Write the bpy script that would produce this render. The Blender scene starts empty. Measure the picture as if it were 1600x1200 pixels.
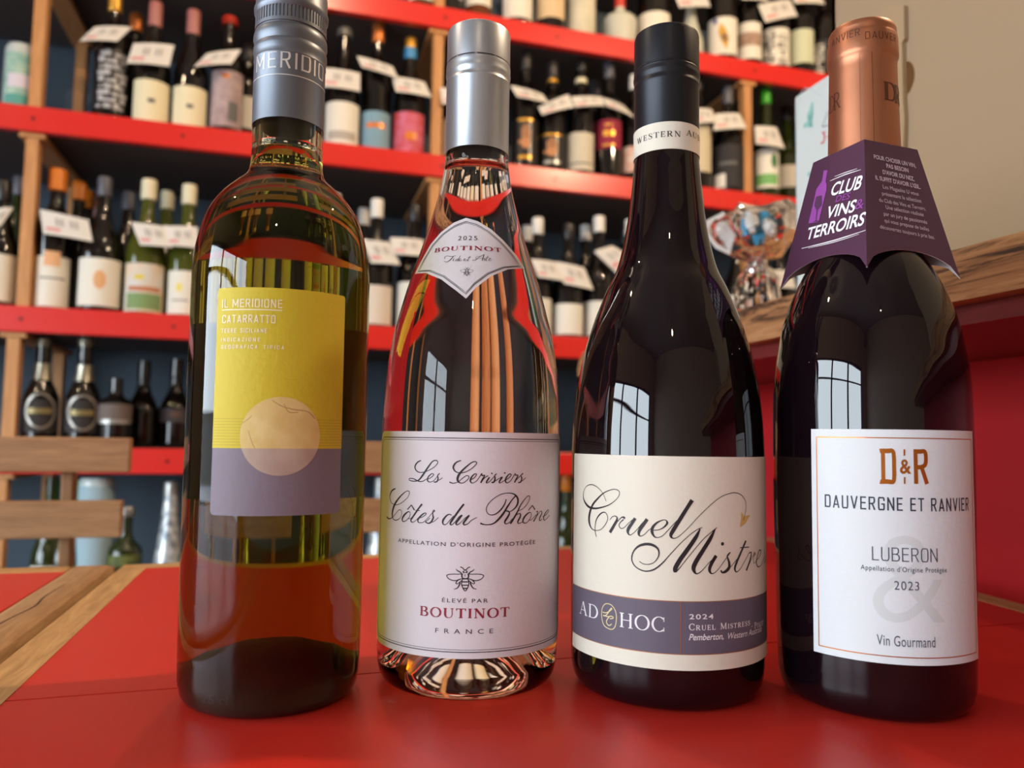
import bpy, bmesh, math, random
from mathutils import Vector, Matrix
random.seed(7)
C = bpy.context.scene.collection
T = 0.74                                   # table top height
# ------------------------------------------------------------------ camera
H = 0.106
PITCH, ROLL, YAW = math.radians(4.1), math.radians(0.9), math.radians(-16.3)
def _axes():
    fw = Vector((0, math.cos(PITCH), math.sin(PITCH))); up = Vector((0, -math.sin(PITCH), math.cos(PITCH))); rt = Vector((1, 0, 0))
    c, s = math.cos(ROLL), math.sin(ROLL)
    r2 = c*rt + s*up; u2 = -s*rt + c*up
    R = Matrix.Rotation(YAW, 3, 'Z')
    return R@r2, R@u2, R@fw
RT, UP, FW = _axes()
EYE = Vector((0, 0, T+H))
cam_d = bpy.data.cameras.new('camera'); cam = bpy.data.objects.new('camera', cam_d); C.objects.link(cam)
M = Matrix((RT, UP, -FW)).transposed().to_4x4(); M.translation = EYE
cam.matrix_world = M
cam_d.sensor_width = 36; cam_d.lens = 27; cam_d.clip_start = 0.01; cam_d.clip_end = 200
cam_d.dof.use_dof = True; cam_d.dof.focus_distance = 0.325; cam_d.dof.aperture_fstop = 9.5
bpy.context.scene.camera = cam
# ------------------------------------------------------------------ world, daylight, exposure
sc = bpy.context.scene
sc.view_settings.view_transform = 'Standard'; sc.view_settings.look = 'None'
sc.view_settings.gamma = 1; sc.view_settings.use_curve_mapping = False
sc.view_settings.exposure = -0.52
world = bpy.data.worlds.new('sky'); sc.world = world; world.use_nodes = True
wb = world.node_tree.nodes['Background']; wb.inputs[0].default_value = (0.80, 0.91, 1.0, 1); wb.inputs[1].default_value = 21.0
def portal(name, loc, rot, sx, sy):
    l = bpy.data.lights.new(name, 'AREA'); l.shape = 'RECTANGLE'; l.size = sx; l.size_y = sy
    l.cycles.is_portal = True
    o = bpy.data.objects.new(name, l); o.location = loc; o.rotation_euler = rot; C.objects.link(o)
portal('window_portal', (-2.36, -0.55, 1.05), (0, math.radians(-90), 0), 1.6, 3.1)
def bulb(name, loc, power, size, col):
    l = bpy.data.lights.new(name, 'POINT'); l.energy = power; l.shadow_soft_size = size; l.color = col
    o = bpy.data.objects.new(name, l); o.location = loc; C.objects.link(o); return o
WARM = (1.0, 0.72, 0.46)
LAMPS = [((1.20, 0.44, 2.20), 105), ((-0.35, -1.25, 2.25), 9), ((0.05, 0.95, 2.35), 24), ((-1.3, 0.7, 2.35), 24)]
for lp, pw in LAMPS: bulb('lamp_light', lp, pw, 0.02, WARM)

# ------------------------------------------------------------------ measuring helpers
def ray(px, py):
    return (FW + (px-800)/1200*RT + (600-py)/1200*UP).normalized()
def atY(px, py, Y): d = ray(px, py); return EYE + d*(Y/d.y)
def atX(px, py, X): d = ray(px, py); return EYE + d*(X/d.x)
def atZ(px, py, Z): d = ray(px, py); return EYE + d*((Z-EYE.z)/d.z)
def lin(c):
    return tuple(((v/255)/12.92 if v/255 <= 0.04045 else ((v/255+0.055)/1.055)**2.4) for v in c)
# ------------------------------------------------------------------ materials
MATS = {}
def mat(name, col=(200, 200, 200), rough=0.5, metal=0.0, coat=0.0, spec=0.5, bump=0.0, bscale=300.0, trans=0.0, ior=1.5, emit=None, estr=0, mottled=None, coatr=0.05, alpha=1):
    if name in MATS: return MATS[name]
    m = bpy.data.materials.new(name); m.use_nodes = True; nt = m.node_tree; b = nt.nodes['Principled BSDF']
    b.inputs['Base Color'].default_value = (*lin(col), 1); b.inputs['Roughness'].default_value = rough
    b.inputs['Metallic'].default_value = metal; b.inputs['Coat Weight'].default_value = coat; b.inputs['Coat Roughness'].default_value = coatr
    b.inputs['Specular IOR Level'].default_value = spec; b.inputs['Transmission Weight'].default_value = trans; b.inputs['IOR'].default_value = ior
    b.inputs['Alpha'].default_value = alpha
    if emit: b.inputs['Emission Color'].default_value = (*lin(emit), 1); b.inputs['Emission Strength'].default_value = estr
    if bump or mottled:
        tc = nt.nodes.new('ShaderNodeTexCoord'); n = nt.nodes.new('ShaderNodeTexNoise'); n.inputs['Scale'].default_value = bscale
        n.inputs['Detail'].default_value = 4
        nt.links.new(tc.outputs['Object'], n.inputs['Vector'])
        if bump:
            bp = nt.nodes.new('ShaderNodeBump'); bp.inputs['Strength'].default_value = bump; bp.inputs['Distance'].default_value = 0.0005
            nt.links.new(n.outputs['Fac'], bp.inputs['Height']); nt.links.new(bp.outputs['Normal'], b.inputs['Normal'])
        if mottled:
            r = nt.nodes.new('ShaderNodeValToRGB'); r.color_ramp.elements[0].position = 0.35; r.color_ramp.elements[1].position = 0.65
            r.color_ramp.elements[0].color = (*lin(col), 1); r.color_ramp.elements[1].color = (*lin(mottled), 1)
            nt.links.new(n.outputs['Fac'], r.inputs[0]); nt.links.new(r.outputs[0], b.inputs['Base Color'])
    MATS[name] = m; return m
def wood(name, c1, c2, axis=0, scale=1.0, rough=0.55, stretch=14.0, contrast=(0.3, 0.7), bump=0.25, dist=0.002):
    if name in MATS: return MATS[name]
    m = bpy.data.materials.new(name); m.use_nodes = True; nt = m.node_tree; b = nt.nodes['Principled BSDF']
    tc = nt.nodes.new('ShaderNodeTexCoord'); mp = nt.nodes.new('ShaderNodeMapping')
    s = [stretch*8*scale]*3; s[axis] = 8*scale; mp.inputs['Scale'].default_value = s
    nt.links.new(tc.outputs['Object'], mp.inputs[0])
    n = nt.nodes.new('ShaderNodeTexNoise'); n.inputs['Scale'].default_value = 1; n.inputs['Detail'].default_value = 8; n.inputs['Roughness'].default_value = 0.65; n.inputs['Distortion'].default_value = 0.6
    nt.links.new(mp.outputs[0], n.inputs['Vector'])
    r = nt.nodes.new('ShaderNodeValToRGB'); r.color_ramp.elements[0].position = contrast[0]; r.color_ramp.elements[1].position = contrast[1]
    r.color_ramp.elements[0].color = (*lin(c1), 1); r.color_ramp.elements[1].color = (*lin(c2), 1)
    nt.links.new(n.outputs['Fac'], r.inputs[0]); nt.links.new(r.outputs[0], b.inputs['Base Color'])
    bp = nt.nodes.new('ShaderNodeBump'); bp.inputs['Strength'].default_value = bump; bp.inputs['Distance'].default_value = dist
    nt.links.new(n.outputs['Fac'], bp.inputs['Height']); nt.links.new(bp.outputs['Normal'], b.inputs['Normal'])
    b.inputs['Roughness'].default_value = rough
    MATS[name] = m; return m
def liquid(name, sigma, ior=1.4, rough=0.0):
    m = bpy.data.materials.new(name); m.use_nodes = True; nt = m.node_tree; b = nt.nodes['Principled BSDF']
    b.inputs['Base Color'].default_value = (1, 1, 1, 1); b.inputs['Roughness'].default_value = rough
    b.inputs['Transmission Weight'].default_value = 1; b.inputs['IOR'].default_value = ior
    d = max(sigma)
    v = nt.nodes.new('ShaderNodeVolumeAbsorption'); v.inputs['Density'].default_value = d
    v.inputs['Color'].default_value = (*[1-s/d for s in sigma], 1)
    nt.links.new(v.outputs[0], nt.nodes['Material Output'].inputs['Volume'])
    MATS[name] = m; return m
# ------------------------------------------------------------------ object helpers
def rootloc(o):
    p = Vector((0, 0, 0))
    while o is not None: p += o.location; o = o.parent
    return p
def thing(name, label, cat, loc, group=None):
    o = bpy.data.objects.new(name, None); C.objects.link(o); o.location = loc; o.empty_display_size = 0.02
    o['label'] = label; o['category'] = cat
    if group: o['group'] = group
    return o
def tag(o, label, cat, group=None):
    o['label'] = label; o['category'] = cat
    if group: o['group'] = group
    return o
def obj(name, geo, material, parent=None, smooth=False, angle=40, label=None, loc=None):
    """geo = (verts, faces) in world coordinates"""
    vs, fs = geo
    base = rootloc(parent) if parent else Vector(loc) if loc else Vector((0, 0, 0))
    me = bpy.data.meshes.new(name)
    me.from_pydata([tuple(Vector(v)-base) for v in vs], [], fs); me.update()
    if material: me.materials.append(material)
    if smooth:
        me.polygons.foreach_set('use_smooth', [True]*len(me.polygons))
        me.set_sharp_from_angle(angle=math.radians(angle))
    o = bpy.data.objects.new(name, me); C.objects.link(o)
    if parent: o.parent = parent
    else: o.location = base
    if label: o['label'] = label
    return o
def struct(name, geo, material, loc=None):
    o = obj(name, geo, material, loc=loc); o['kind'] = 'structure'; return o
def join(*geos):
    V, F = [], []
    for v, f in geos:
        n = len(V); V += list(v); F += [tuple(i+n for i in q) for q in f]
    return V, F
def box(x0, x1, y0, y1, z0, z1, bev=0.0):
    if bev <= 0:
        v = [(x, y, z) for z in (z0, z1) for y in (y0, y1) for x in (x0, x1)]
        return v, [(0, 2, 3, 1), (4, 5, 7, 6), (0, 1, 5, 4), (2, 6, 7, 3), (0, 4, 6, 2), (1, 3, 7, 5)]
    bm = bmesh.new(); bmesh.ops.create_cube(bm, size=1)
    for w in bm.verts: w.co = Vector(((x0+x1)/2+w.co.x*(x1-x0), (y0+y1)/2+w.co.y*(y1-y0), (z0+z1)/2+w.co.z*(z1-z0)))
    bmesh.ops.bevel(bm, geom=bm.edges[:], offset=bev, segments=2, affect='EDGES', profile=0.5)
    r = ([tuple(v.co) for v in bm.verts], [tuple(v.index for v in f.verts) for f in bm.faces]); bm.free(); return r
def xform(geo, f): return [tuple(f(Vector(v))) for v in geo[0]], geo[1]
def prism(poly, z0, z1):
    n = len(poly); v = [(p[0], p[1], z0) for p in poly]+[(p[0], p[1], z1) for p in poly]
    return v, [tuple(range(n-1, -1, -1)), tuple(range(n, 2*n))]+[(i, (i+1) % n, n+(i+1) % n, n+i) for i in range(n)]
def lathe(prof, cx, cy, z0=0.0, segs=48, a0=0.0, flip=False):
    V, F, rings = [], [], []
    for r, z in prof:
        if r < 1e-6: rings.append([len(V)]); V.append((cx, cy, z0+z))
        else:
            rings.append(list(range(len(V), len(V)+segs)))
            for i in range(segs):
                a = a0+2*math.pi*i/segs; V.append((cx+r*math.cos(a), cy+r*math.sin(a), z0+z))
    for A, B in zip(rings, rings[1:]):
        for i in range(segs):
            j = (i+1) % segs
            if len(A) == 1 and len(B) == 1: continue
            if len(A) == 1: f = (A[0], B[j], B[i])
            elif len(B) == 1: f = (A[i], A[j], B[0])
            else: f = (A[i], A[j], B[j], B[i])
            F.append(f[::-1] if flip else f)
    return V, F
def smoothprof(pts, step=0.0012):
    """pts [(z, r)] -> Catmull-Rom resampled [(r, z)]"""
    out = []
    for i in range(len(pts)-1):
        p0 = pts[max(i-1, 0)]; p1 = pts[i]; p2 = pts[i+1]; p3 = pts[min(i+2, len(pts)-1)]
        n = max(1, int(abs(p2[0]-p1[0])/step))
        h = p2[0]-p1[0]
        sl = lambda a, b: (b[1]-a[1])/(b[0]-a[0]) if b[0] != a[0] else 0
        hm = lambda a, b: 2*a*b/(a+b) if a*b > 0 else 0
        m1 = hm(sl(p0, p1), h and sl(p1, p2)); m2 = hm(sl(p1, p2), sl(p2, p3))
        for k in range(n):
            t = k/n; t2 = t*t; t3 = t2*t
            r = (2*t3-3*t2+1)*p1[1]+(t3-2*t2+t)*h*m1+(-2*t3+3*t2)*p2[1]+(t3-t2)*h*m2
            out.append((r, p1[0]+h*t))
    out.append((pts[-1][1], pts[-1][0]))
    return out
# ------------------------------------------------------------------ printing on surfaces
class Round:
    """label surface of revolution round a vertical axis; coordinates (arc length in m at R, height)"""
    def __init__(s, cx, cy, R, rf=None, z0=T):
        s.cx, s.cy, s.R, s.z0 = cx, cy, R, z0; s.rf = rf or (lambda z: R); s.th0 = math.atan2(-cx, cy)
        s.cone = rf is not None
    def hit(s, px, py):
        d = ray(px, py); r = s.R
        for _ in range(25 if s.cone else 1):
            a = d.x**2+d.y**2; b = -2*(d.x*s.cx+d.y*s.cy); c = s.cx**2+s.cy**2-r*r
            D = max(b*b-4*a*c, 0); t = (-b-math.sqrt(D))/2/a; P = EYE+d*t
            if s.cone: r = 0.5*r+0.5*s.rf(P.z-s.z0)
        th = math.atan2(P.x-s.cx, -(P.y-s.cy))-s.th0
        return th*s.R, P.z-s.z0
    def map(s, a, z, off):
        th = a/s.R+s.th0; r = s.rf(z)+off
        return (s.cx+r*math.sin(th), s.cy-r*math.cos(th), s.z0+z)
class Flat:
    def __init__(s, O, U, V):
        s.O = Vector(O); s.U = Vector(U).normalized(); V = Vector(V); s.V = (V-s.U*V.dot(s.U)).normalized(); s.N = s.U.cross(s.V); s.cone = False; s.R = None
    def hit(s, px, py):
        d = ray(px, py); t = (s.O-EYE).dot(s.N)/d.dot(s.N); P = EYE+d*t-s.O
        return P.dot(s.U), P.dot(s.V)
    def map(s, a, b, off): return tuple(s.O+s.U*a+s.V*b+s.N*off)
def put(surf, geos, off, stepa=0.0013, stepb=0.0025):
    V, F = join(*geos) if isinstance(geos, list) else geos
    bm = bmesh.new(); vs = [bm.verts.new((v[0], v[1], 0)) for v in V]
    for f in F:
        try: bm.faces.new([vs[i] for i in f])
        except ValueError: pass
    bmesh.ops.triangulate(bm, faces=[f for f in bm.faces if len(f.verts) > 4])
    if surf.R:
        for ax, st in ((0, stepa), (1, stepb)):
            if ax == 1 and not surf.cone: continue
            lo = min(v[ax] for v in V); hi = max(v[ax] for v in V)
            k = math.ceil(lo/st)
            while k*st < hi:
                co = (k*st, 0, 0) if ax == 0 else (0, k*st, 0); no = (1, 0, 0) if ax == 0 else (0, 1, 0)
                bmesh.ops.bisect_plane(bm, geom=bm.verts[:]+bm.edges[:]+bm.faces[:], plane_co=co, plane_no=no, dist=1e-7); k += 1
    bm.verts.index_update()
    out = ([surf.map(v.co.x, v.co.y, off) for v in bm.verts], [])
    for f in bm.faces:
        idx = [v.index for v in f.verts]
        if f.normal.z < 0: idx.reverse()
        out[1].append(tuple(idx))
    bm.free(); return out
_TX = {}
def textgeo(s, bold=0.0, space=1.0):
    k = (s, bold, space)
    if k in _TX: return _TX[k]
    cu = bpy.data.curves.new('t', 'FONT'); cu.body = s; cu.size = 1; cu.resolution_u = 4; cu.offset = bold; cu.space_character = space
    o = bpy.data.objects.new('t', cu); C.objects.link(o)
    me = bpy.data.meshes.new_from_object(o.evaluated_get(bpy.context.evaluated_depsgraph_get()))
    V = [(v.co.x, v.co.y) for v in me.vertices]; F = [tuple(p.vertices) for p in me.polygons]
    bpy.data.objects.remove(o); bpy.data.curves.remove(cu); bpy.data.meshes.remove(me)
    _TX[k] = (V, F); return V, F
CAPH = None
def text(surf, s, xl, xr, yb, yt, yb2=None, bold=0.0, space=1.0, shear=0.0, serif=False, sans=0, weight=0.15, thin=0.05, align=None):
    """lettering: left/right image x, baseline y (yb at xl, yb2 at xr), cap top yt at the middle"""
    global CAPH
    if CAPH is None:
        v, _ = textgeo('H'); CAPH = max(p[1] for p in v)
    if sans: V, F = sansgeo(s, sans, space); ch = 1.0
    elif serif: V, F = serifgeo(s, weight, thin, space); ch = 1.0
    else: V, F = textgeo(s, bold, space); ch = CAPH
    x0 = min(v[0] for v in V); x1 = max(v[0] for v in V)
    xm = (xl+xr)/2
    if surf.R:
        A = surf.hit(xl, yb)[0]; B = surf.hit(xr, yb if yb2 is None else yb2)[0]; zb = surf.hit(xm, yb if yb2 is None else (yb+yb2)/2)[1]; zt = surf.hit(xm, yt)[1]
        A = (A, zb); B = (B, zb); h = zt-zb
    else:
        yb2 = yb if yb2 is None else yb2
        A = surf.hit(xl, yb); B = surf.hit(xr, yb2); m = surf.hit(xm, (yb+yb2)/2); t = surf.hit(xm, yt); h = math.hypot(t[0]-m[0], t[1]-m[1])
    ux, uy = B[0]-A[0], B[1]-A[1]; L = math.hypot(ux, uy); ux /= L; uy /= L
    out = []
    for x, y in V:
        a = (x-x0)/(x1-x0)*L; b = y/ch*h; a += b*shear
        out.append((A[0]+ux*a-uy*b, A[1]+uy*a+ux*b))
    return out, F
def ribbon(pts, closed=False, n=6, k=1.0):
    """pts [(x, y, w)] -> flat ribbon; smooth interpolation"""
    P = list(pts); N = len(P); S = []
    rng = N if closed else N-1
    for i in range(rng):
        g = (lambda j: P[j % N]) if closed else (lambda j: P[min(max(j, 0), N-1)])
        p0, p1, p2, p3 = g(i-1), g(i), g(i+1), g(i+2)
        if N == 2: n = 1
        for q in range(n):
            t = q/n
            S.append(tuple(0.5*((2*p1[c])+(-p0[c]+p2[c])*t+(2*p0[c]-5*p1[c]+4*p2[c]-p3[c])*t*t+(-p0[c]+3*p1[c]-3*p2[c]+p3[c])*t**3) for c in range(3)))
    if not closed: S.append(P[-1])
    V, F = [], []; m = len(S)
    for i, (x, y, w) in enumerate(S):
        a = S[(i-1) % m] if closed or i > 0 else S[i]; b = S[(i+1) % m] if closed or i < m-1 else S[i]
        dx, dy = b[0]-a[0], b[1]-a[1]; l = math.hypot(dx, dy) or 1
        V += [(x-dy/l*w/2*k, y+dx/l*w/2*k), (x+dy/l*w/2*k, y-dx/l*w/2*k)]
    for i in range(m if closed else m-1):
        j = (i+1) % m; F.append((2*i, 2*i+1, 2*j+1, 2*j))
    return V, F
def strokes(surf, data, ox, oy, sc, k=1.0, closed=False):
    """pen strokes noted in enlarged crop pixels (x, y, width); ox, oy, sc = crop origin and enlargement"""
    out = []
    for st in data:
        pts = []
        for p in st:
            x, y = ox+p[0]/sc, oy+p[1]/sc
            a = surf.hit(x, y); b = surf.hit(x, y+1)
            mpp = math.hypot(b[0]-a[0], b[1]-a[1])
            pts.append((a[0], a[1], (p[2]/sc+(.22 if k >= 1 else .03))*mpp))
        out.append(ribbon(pts, closed=closed, k=k))
    return join(*out)
def disc(surf, px, py, r, n=12):
    a = surf.hit(px, py); b = surf.hit(px, py+1); q = math.hypot(b[0]-a[0], b[1]-a[1])*r
    return [(a[0]+q*math.cos(2*math.pi*i/n), a[1]+q*math.sin(2*math.pi*i/n)) for i in range(n)], [tuple(range(n))]
def poly(pts): return list(pts), [tuple(range(len(pts)))]
def rect(a0, a1, b0, b1): return [(a0, b0), (a1, b0), (a1, b1), (a0, b1)], [(0, 1, 2, 3)]
def rrect(a0, a1, b0, b1, r=0.001, n=4):
    P = []
    for cx, cy, s in ((a1-r, b0+r, -90), (a1-r, b1-r, 0), (a0+r, b1-r, 90), (a0+r, b0+r, 180)):
        for i in range(n+1):
            t = math.radians(s+90*i/n); P.append((cx+r*math.cos(t), cy+r*math.sin(t)))
    return P, [tuple(range(len(P)))]
def frame(a0, a1, b0, b1, w):
    return join(rect(a0, a1, b1-w, b1), rect(a0, a1, b0, b0+w), rect(a0, a0+w, b0+w, b1-w), rect(a1-w, a1, b0+w, b1-w))
# -------- narrow sans capitals drawn with strokes
def sansgeo(s, t, space):
    X = 0; G = []; b, T1 = t/2, 1-t/2; w = .5
    def ln(x0, y0, x1, y1): return [(x0, y0, t), (x1, y1, t)]
    def cv(P): return [(x, y, t) for x, y in P]
    def st(x): return ln(x, 0, x, 1)
    O = cv([(w-b, .5), (w-b, .76), (w-.1, .95), (w/2, T1), (.1, .95), (b, .76), (b, .5), (b, .24), (.1, .05), (w/2, b), (w-.1, .05), (w-b, .24), (w-b, .5)])
    GL_ = {'I': (t, [st(b)]), 'L': (.42, [st(b), ln(b, b, .42, b)]), 'E': (.44, [st(b), ln(b, b, .44, b), ln(b, T1, .44, T1), ln(b, .52, .4, .52)]), 'F': (.44, [st(b), ln(b, T1, .44, T1), ln(b, .5, .4, .5)]),
     'T': (.48, [st(.24), ln(0, T1, .48, T1)]), 'H': (w, [st(b), st(w-b), ln(b, .5, w-b, .5)]), 'N': (w+.02, [st(b), st(w+.02-b), ln(b, .97, w+.02-b, .03)]), 'M': (.66, [st(b), st(.66-b), ln(b, .97, .33, .22), ln(.33, .22, .66-b, .97)]),
     'A': (.54, [ln(b, 0, .27, .97), ln(.27, .97, .54-b, 0), ln(.11, .27, .43, .27)]), 'V': (.54, [ln(b, 1, .27, .03), ln(.27, .03, .54-b, 1)]), 'U': (w, [cv([(b, 1), (b, .6), (b, .24), (.1, .05), (w/2, b), (w-.1, .05), (w-b, .24), (w-b, .6), (w-b, 1)])]),
     'O': (w, [O]), 'C': (w, [cv([(w-b, .68), (w-b, .8), (w-.1, .95), (w/2, T1), (.1, .95), (b, .76), (b, .5), (b, .24), (.1, .05), (w/2, b), (w-.1, .05), (w-b, .2), (w-b, .32)])]),
     'G': (w, [cv([(w-b, .7), (w-b, .8), (w-.1, .95), (w/2, T1), (.1, .95), (b, .76), (b, .5), (b, .24), (.1, .05), (w/2, b), (w-.1, .05), (w-b, .2), (w-b, .47)]), ln(w*.5, .47, w, .47)]),
     'D': (w, [st(b), ln(b, b, .26, b), ln(b, T1, .26, T1), cv([(.24, T1), (.4, .93), (w-b, .74), (w-b, .5), (w-b, .26), (.4, .07), (.24, b)])]),
     'P': (.48, [st(b), ln(b, T1, .26, T1), ln(b, .46, .26, .46), cv([(.24, T1), (.38, .93), (.48-b, .73), (.38, .53), (.24, .46)])]),
     'R': (.5, [st(b), ln(b, T1, .26, T1), ln(b, .48, .26, .48), cv([(.24, T1), (.38, .93), (.48-b, .74), (.38, .55), (.24, .48)]), ln(.25, .5, .5-b, 0)]),
     'B': (.5, [st(b), ln(b, T1, .26, T1), ln(b, .52, .26, .52), ln(b, b, .26, b), cv([(.24, T1), (.37, .94), (.46-b, .76), (.37, .58), (.24, .52)]), cv([(.24, .52), (.4, .46), (.5-b, .27), (.4, .07), (.24, b)])]),
     'S': (.48, [cv([(.48-b, .74), (.4, .93), (.24, T1), (.08, .92), (b, .76), (.1, .6), (.24, .52), (.39, .43), (.48-b, .26), (.4, .07), (.24, b), (.08, .07), (b, .26)])]), 'Z': (.46, [ln(0, b, .46, b), ln(0, T1, .46, T1), ln(.04, b, .42, T1)])}
    for c in s:
        if c == ' ': X += .34*max(space, 1); continue
        wd, sts = GL_[c]
        for q in sts: G.append(ribbon([(X+p[0], p[1], p[2]) for p in q], n=4))
        X += wd+.15*space
    return join(*G)
# -------- serif capitals drawn with strokes
def serifgeo(s, TK, TN, space):
    X = 0; G = []
    def arc(cx, cy, rx, ry, a0, a1, n=14):
        return [(cx+rx*math.cos(math.radians(a0+(a1-a0)*i/n)), cy+ry*math.sin(math.radians(a0+(a1-a0)*i/n)), TN+(TK-TN)*abs(math.cos(math.radians(a0+(a1-a0)*i/n)))**1.3) for i in range(n+1)]
    def ln(x0, y0, x1, y1, w): return [(x0, y0, w), (x1, y1, w)]
    def sf(x, y, w=0.3): return ln(x-w/2, y, x+w/2, y, TN)
    t = TN/2
    def glyph(c):
        K, N = TK, TN
        if c == 'I': return 0.34, [ln(.17, 0, .17, 1, K), sf(.17, t), sf(.17, 1-t)]
        if c == 'L': return 0.72, [ln(.17, 0, .17, 1, K), sf(.17, 1-t), ln(.02, t, .68, t, N), ln(.67, 0, .69, .24, N)]
        if c in 'EÉF':
            g = [ln(.17, 0, .17, 1, K), ln(.02, 1-t, .64, 1-t, N), ln(.17, .52, .52, .52, N), ln(.52, .4, .52, .64, N), ln(.63, 1, .65, .78, N)]
            g += [ln(.02, t, .68, t, N), ln(.67, 0, .69, .24, N)] if c != 'F' else [sf(.17, t)]
            if c == 'É': g += [ln(.3, 1.1, .5, 1.26, N*1.6)]
            return 0.74, g
        if c == 'T': return 0.84, [ln(.42, 0, .42, 1, K), ln(.02, 1-t, .82, 1-t, N), ln(.03, 1, .03, .76, N), ln(.81, 1, .81, .76, N), sf(.42, t, .34)]
        if c == 'H': return 0.96, [ln(.17, 0, .17, 1, K), ln(.79, 0, .79, 1, K), ln(.17, .52, .79, .52, N), sf(.17, t), sf(.17, 1-t), sf(.79, t), sf(.79, 1-t)]
        if c == 'N': return 0.98, [ln(.15, 0, .15, 1, N), ln(.83, 0, .83, 1, N), ln(.13, 1, .83, 0, K), sf(.15, t, .26), sf(.1, 1-t, .2), sf(.83, 1-t, .28)]
        if c == 'M': return 1.15, [ln(.14, 0, .17, 1, N), ln(.98, 0, .95, 1, K), ln(.17, 1, .56, .05, K), ln(.56, .05, .95, 1, N), sf(.14, t, .28), sf(.98, t, .3), sf(.12, 1-t, .2), sf(1.0, 1-t, .2)]
        if c == 'A': return 0.92, [ln(.1, 0, .45, 1, N), ln(.45, 1, .82, 0, K), ln(.22, .36, .68, .36, N), sf(.1, t, .26), sf(.82, t, .3)]
        if c == 'V': return 0.92, [ln(.12, 1, .46, 0, K), ln(.46, 0, .8, 1, N), sf(.12, 1-t, .3), sf(.8, 1-t, .26)]
        if c == 'W': return 1.3, [ln(.12, 1, .4, 0, K), ln(.4, 0, .65, .95, N), ln(.6, 1, .9, 0, K), ln(.9, 0, 1.2, 1, N), sf(.12, 1-t, .28), sf(.6, 1-t, .26), sf(1.2, 1-t, .24)]
        if c == 'O': return 1.0, [arc(.5, .5, .43, .49, 0, 360, 28)]
        if c == 'C': return 0.88, [arc(.48, .5, .41, .49, 48, 312, 24), ln(.79, .68, .79, .98, N), ln(.79, .02, .79, .3, N*.8)]
        if c == 'G': return 0.96, [arc(.48, .5, .41, .49, 48, 320, 24), ln(.79, .68, .79, .98, N), ln(.8, .05, .8, .42, K), sf(.8, .42, .28)]
        if c == 'D': return 0.98, [ln(.17, 0, .17, 1, K), ln(.02, t, .45, t, N), ln(.02, 1-t, .45, 1-t, N), arc(.43, .5, .45, .475, -90, 90, 18)]
        if c == 'P': return 0.76, [ln(.17, 0, .17, 1, K), ln(.02, 1-t, .42, 1-t, N), arc(.4, .73, .28, .25, -90, 90), ln(.17, .48, .42, .48, N), sf(.17, t, .32)]
        if c == 'R': return 0.9, [ln(.17, 0, .17, 1, K), ln(.02, 1-t, .42, 1-t, N), arc(.4, .74, .27, .24, -90, 90), ln(.17, .5, .42, .5, N), sf(.17, t, .32), ln(.42, .5, .76, .02, K), sf(.8, t, .2)]
        if c == 'B': return 0.84, [ln(.17, 0, .17, 1, K), ln(.02, 1-t, .42, 1-t, N), arc(.4, .76, .25, .22, -90, 90), ln(.17, .53, .45, .53, N), arc(.43, .265, .31, .245, -90, 90), ln(.02, t, .45, t, N)]
        if c == 'S':
            return 0.68, [[(.58, .72, N), (.56, .9, N), (.36, .975, N), (.14, .88, K*.7), (.12, .7, K*.9), (.34, .53, K), (.56, .38, K), (.6, .2, K*.8), (.42, .04, N), (.2, .03, N), (.1, .12, N), (.08, .3, N)], ln(.59, .7, .59, .96, N), ln(.08, .04, .08, .3, N)]
        if c == 'U': return 0.94, [[(.17, 1, K), (.17, .6, K), (.17, .3, K), (.26, .07, K*.6), (.48, .01, N), (.68, .07, N), (.78, .3, N), (.78, .6, N), (.78, 1, N)], sf(.17, 1-t), sf(.78, 1-t, .26)]
        if c == "'": return 0.3, [ln(.15, 1, .13, .75, K*.7)]
        if c == '·': return 0.4, [ln(.12, .45, .28, .45, .16)]
        return 0.5, []
    for ch in s:
        sm = ch.islower(); u = ch.upper(); w, st = glyph(u); k = 0.78 if sm else 1.0
        for q in st:
            G.append(ribbon([(X+p[0]*k, p[1]*k, p[2]*(0.9 if sm else 1)) for p in q], n=3))
        X += w*k+0.16*space
    return join(*G)
# ================================================================== THE ROOM
m_floor = wood('floor_wood', (70, 58, 48), (105, 88, 72), axis=0, scale=.3, stretch=6)
m_wall_dark = mat('petrol_wall', (68, 84, 98), .7, bump=.1, bscale=60)
m_wall_pale = mat('pale_wall', (186, 176, 162), .8, bump=.1, bscale=60)
m_ceil = mat('ceiling_paint', (150, 146, 142), .85)
m_win = mat('window_frame_paint', (40, 42, 46), .5)
struct('floor', box(-2.5, 2.6, -2.6, 2.4, -0.1, 0), m_floor)
struct('ceiling', box(-2.5, 2.6, -2.6, 2.4, 2.7, 2.8), m_ceil)
struct('wall_back', box(-2.5, 2.6, 2.3, 2.4, 0, 2.7), m_wall_dark)
struct('wall_right', box(2.5, 2.6, -2.6, 2.3, 0, 2.7), m_wall_pale)
struct('wall_front', box(-2.5, 2.6, -2.6, -2.5, 0, 2.7), m_wall_pale)
struct('wall_left', join(box(-2.5, -2.4, -2.5, -2.1, 0, 2.7), box(-2.5, -2.4, 1.0, 2.3, 0, 2.7), box(-2.5, -2.4, -2.1, 1.0, 0, 0.25), box(-2.5, -2.4, -2.1, 1.0, 1.85, 2.7)), m_wall_pale)
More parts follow.
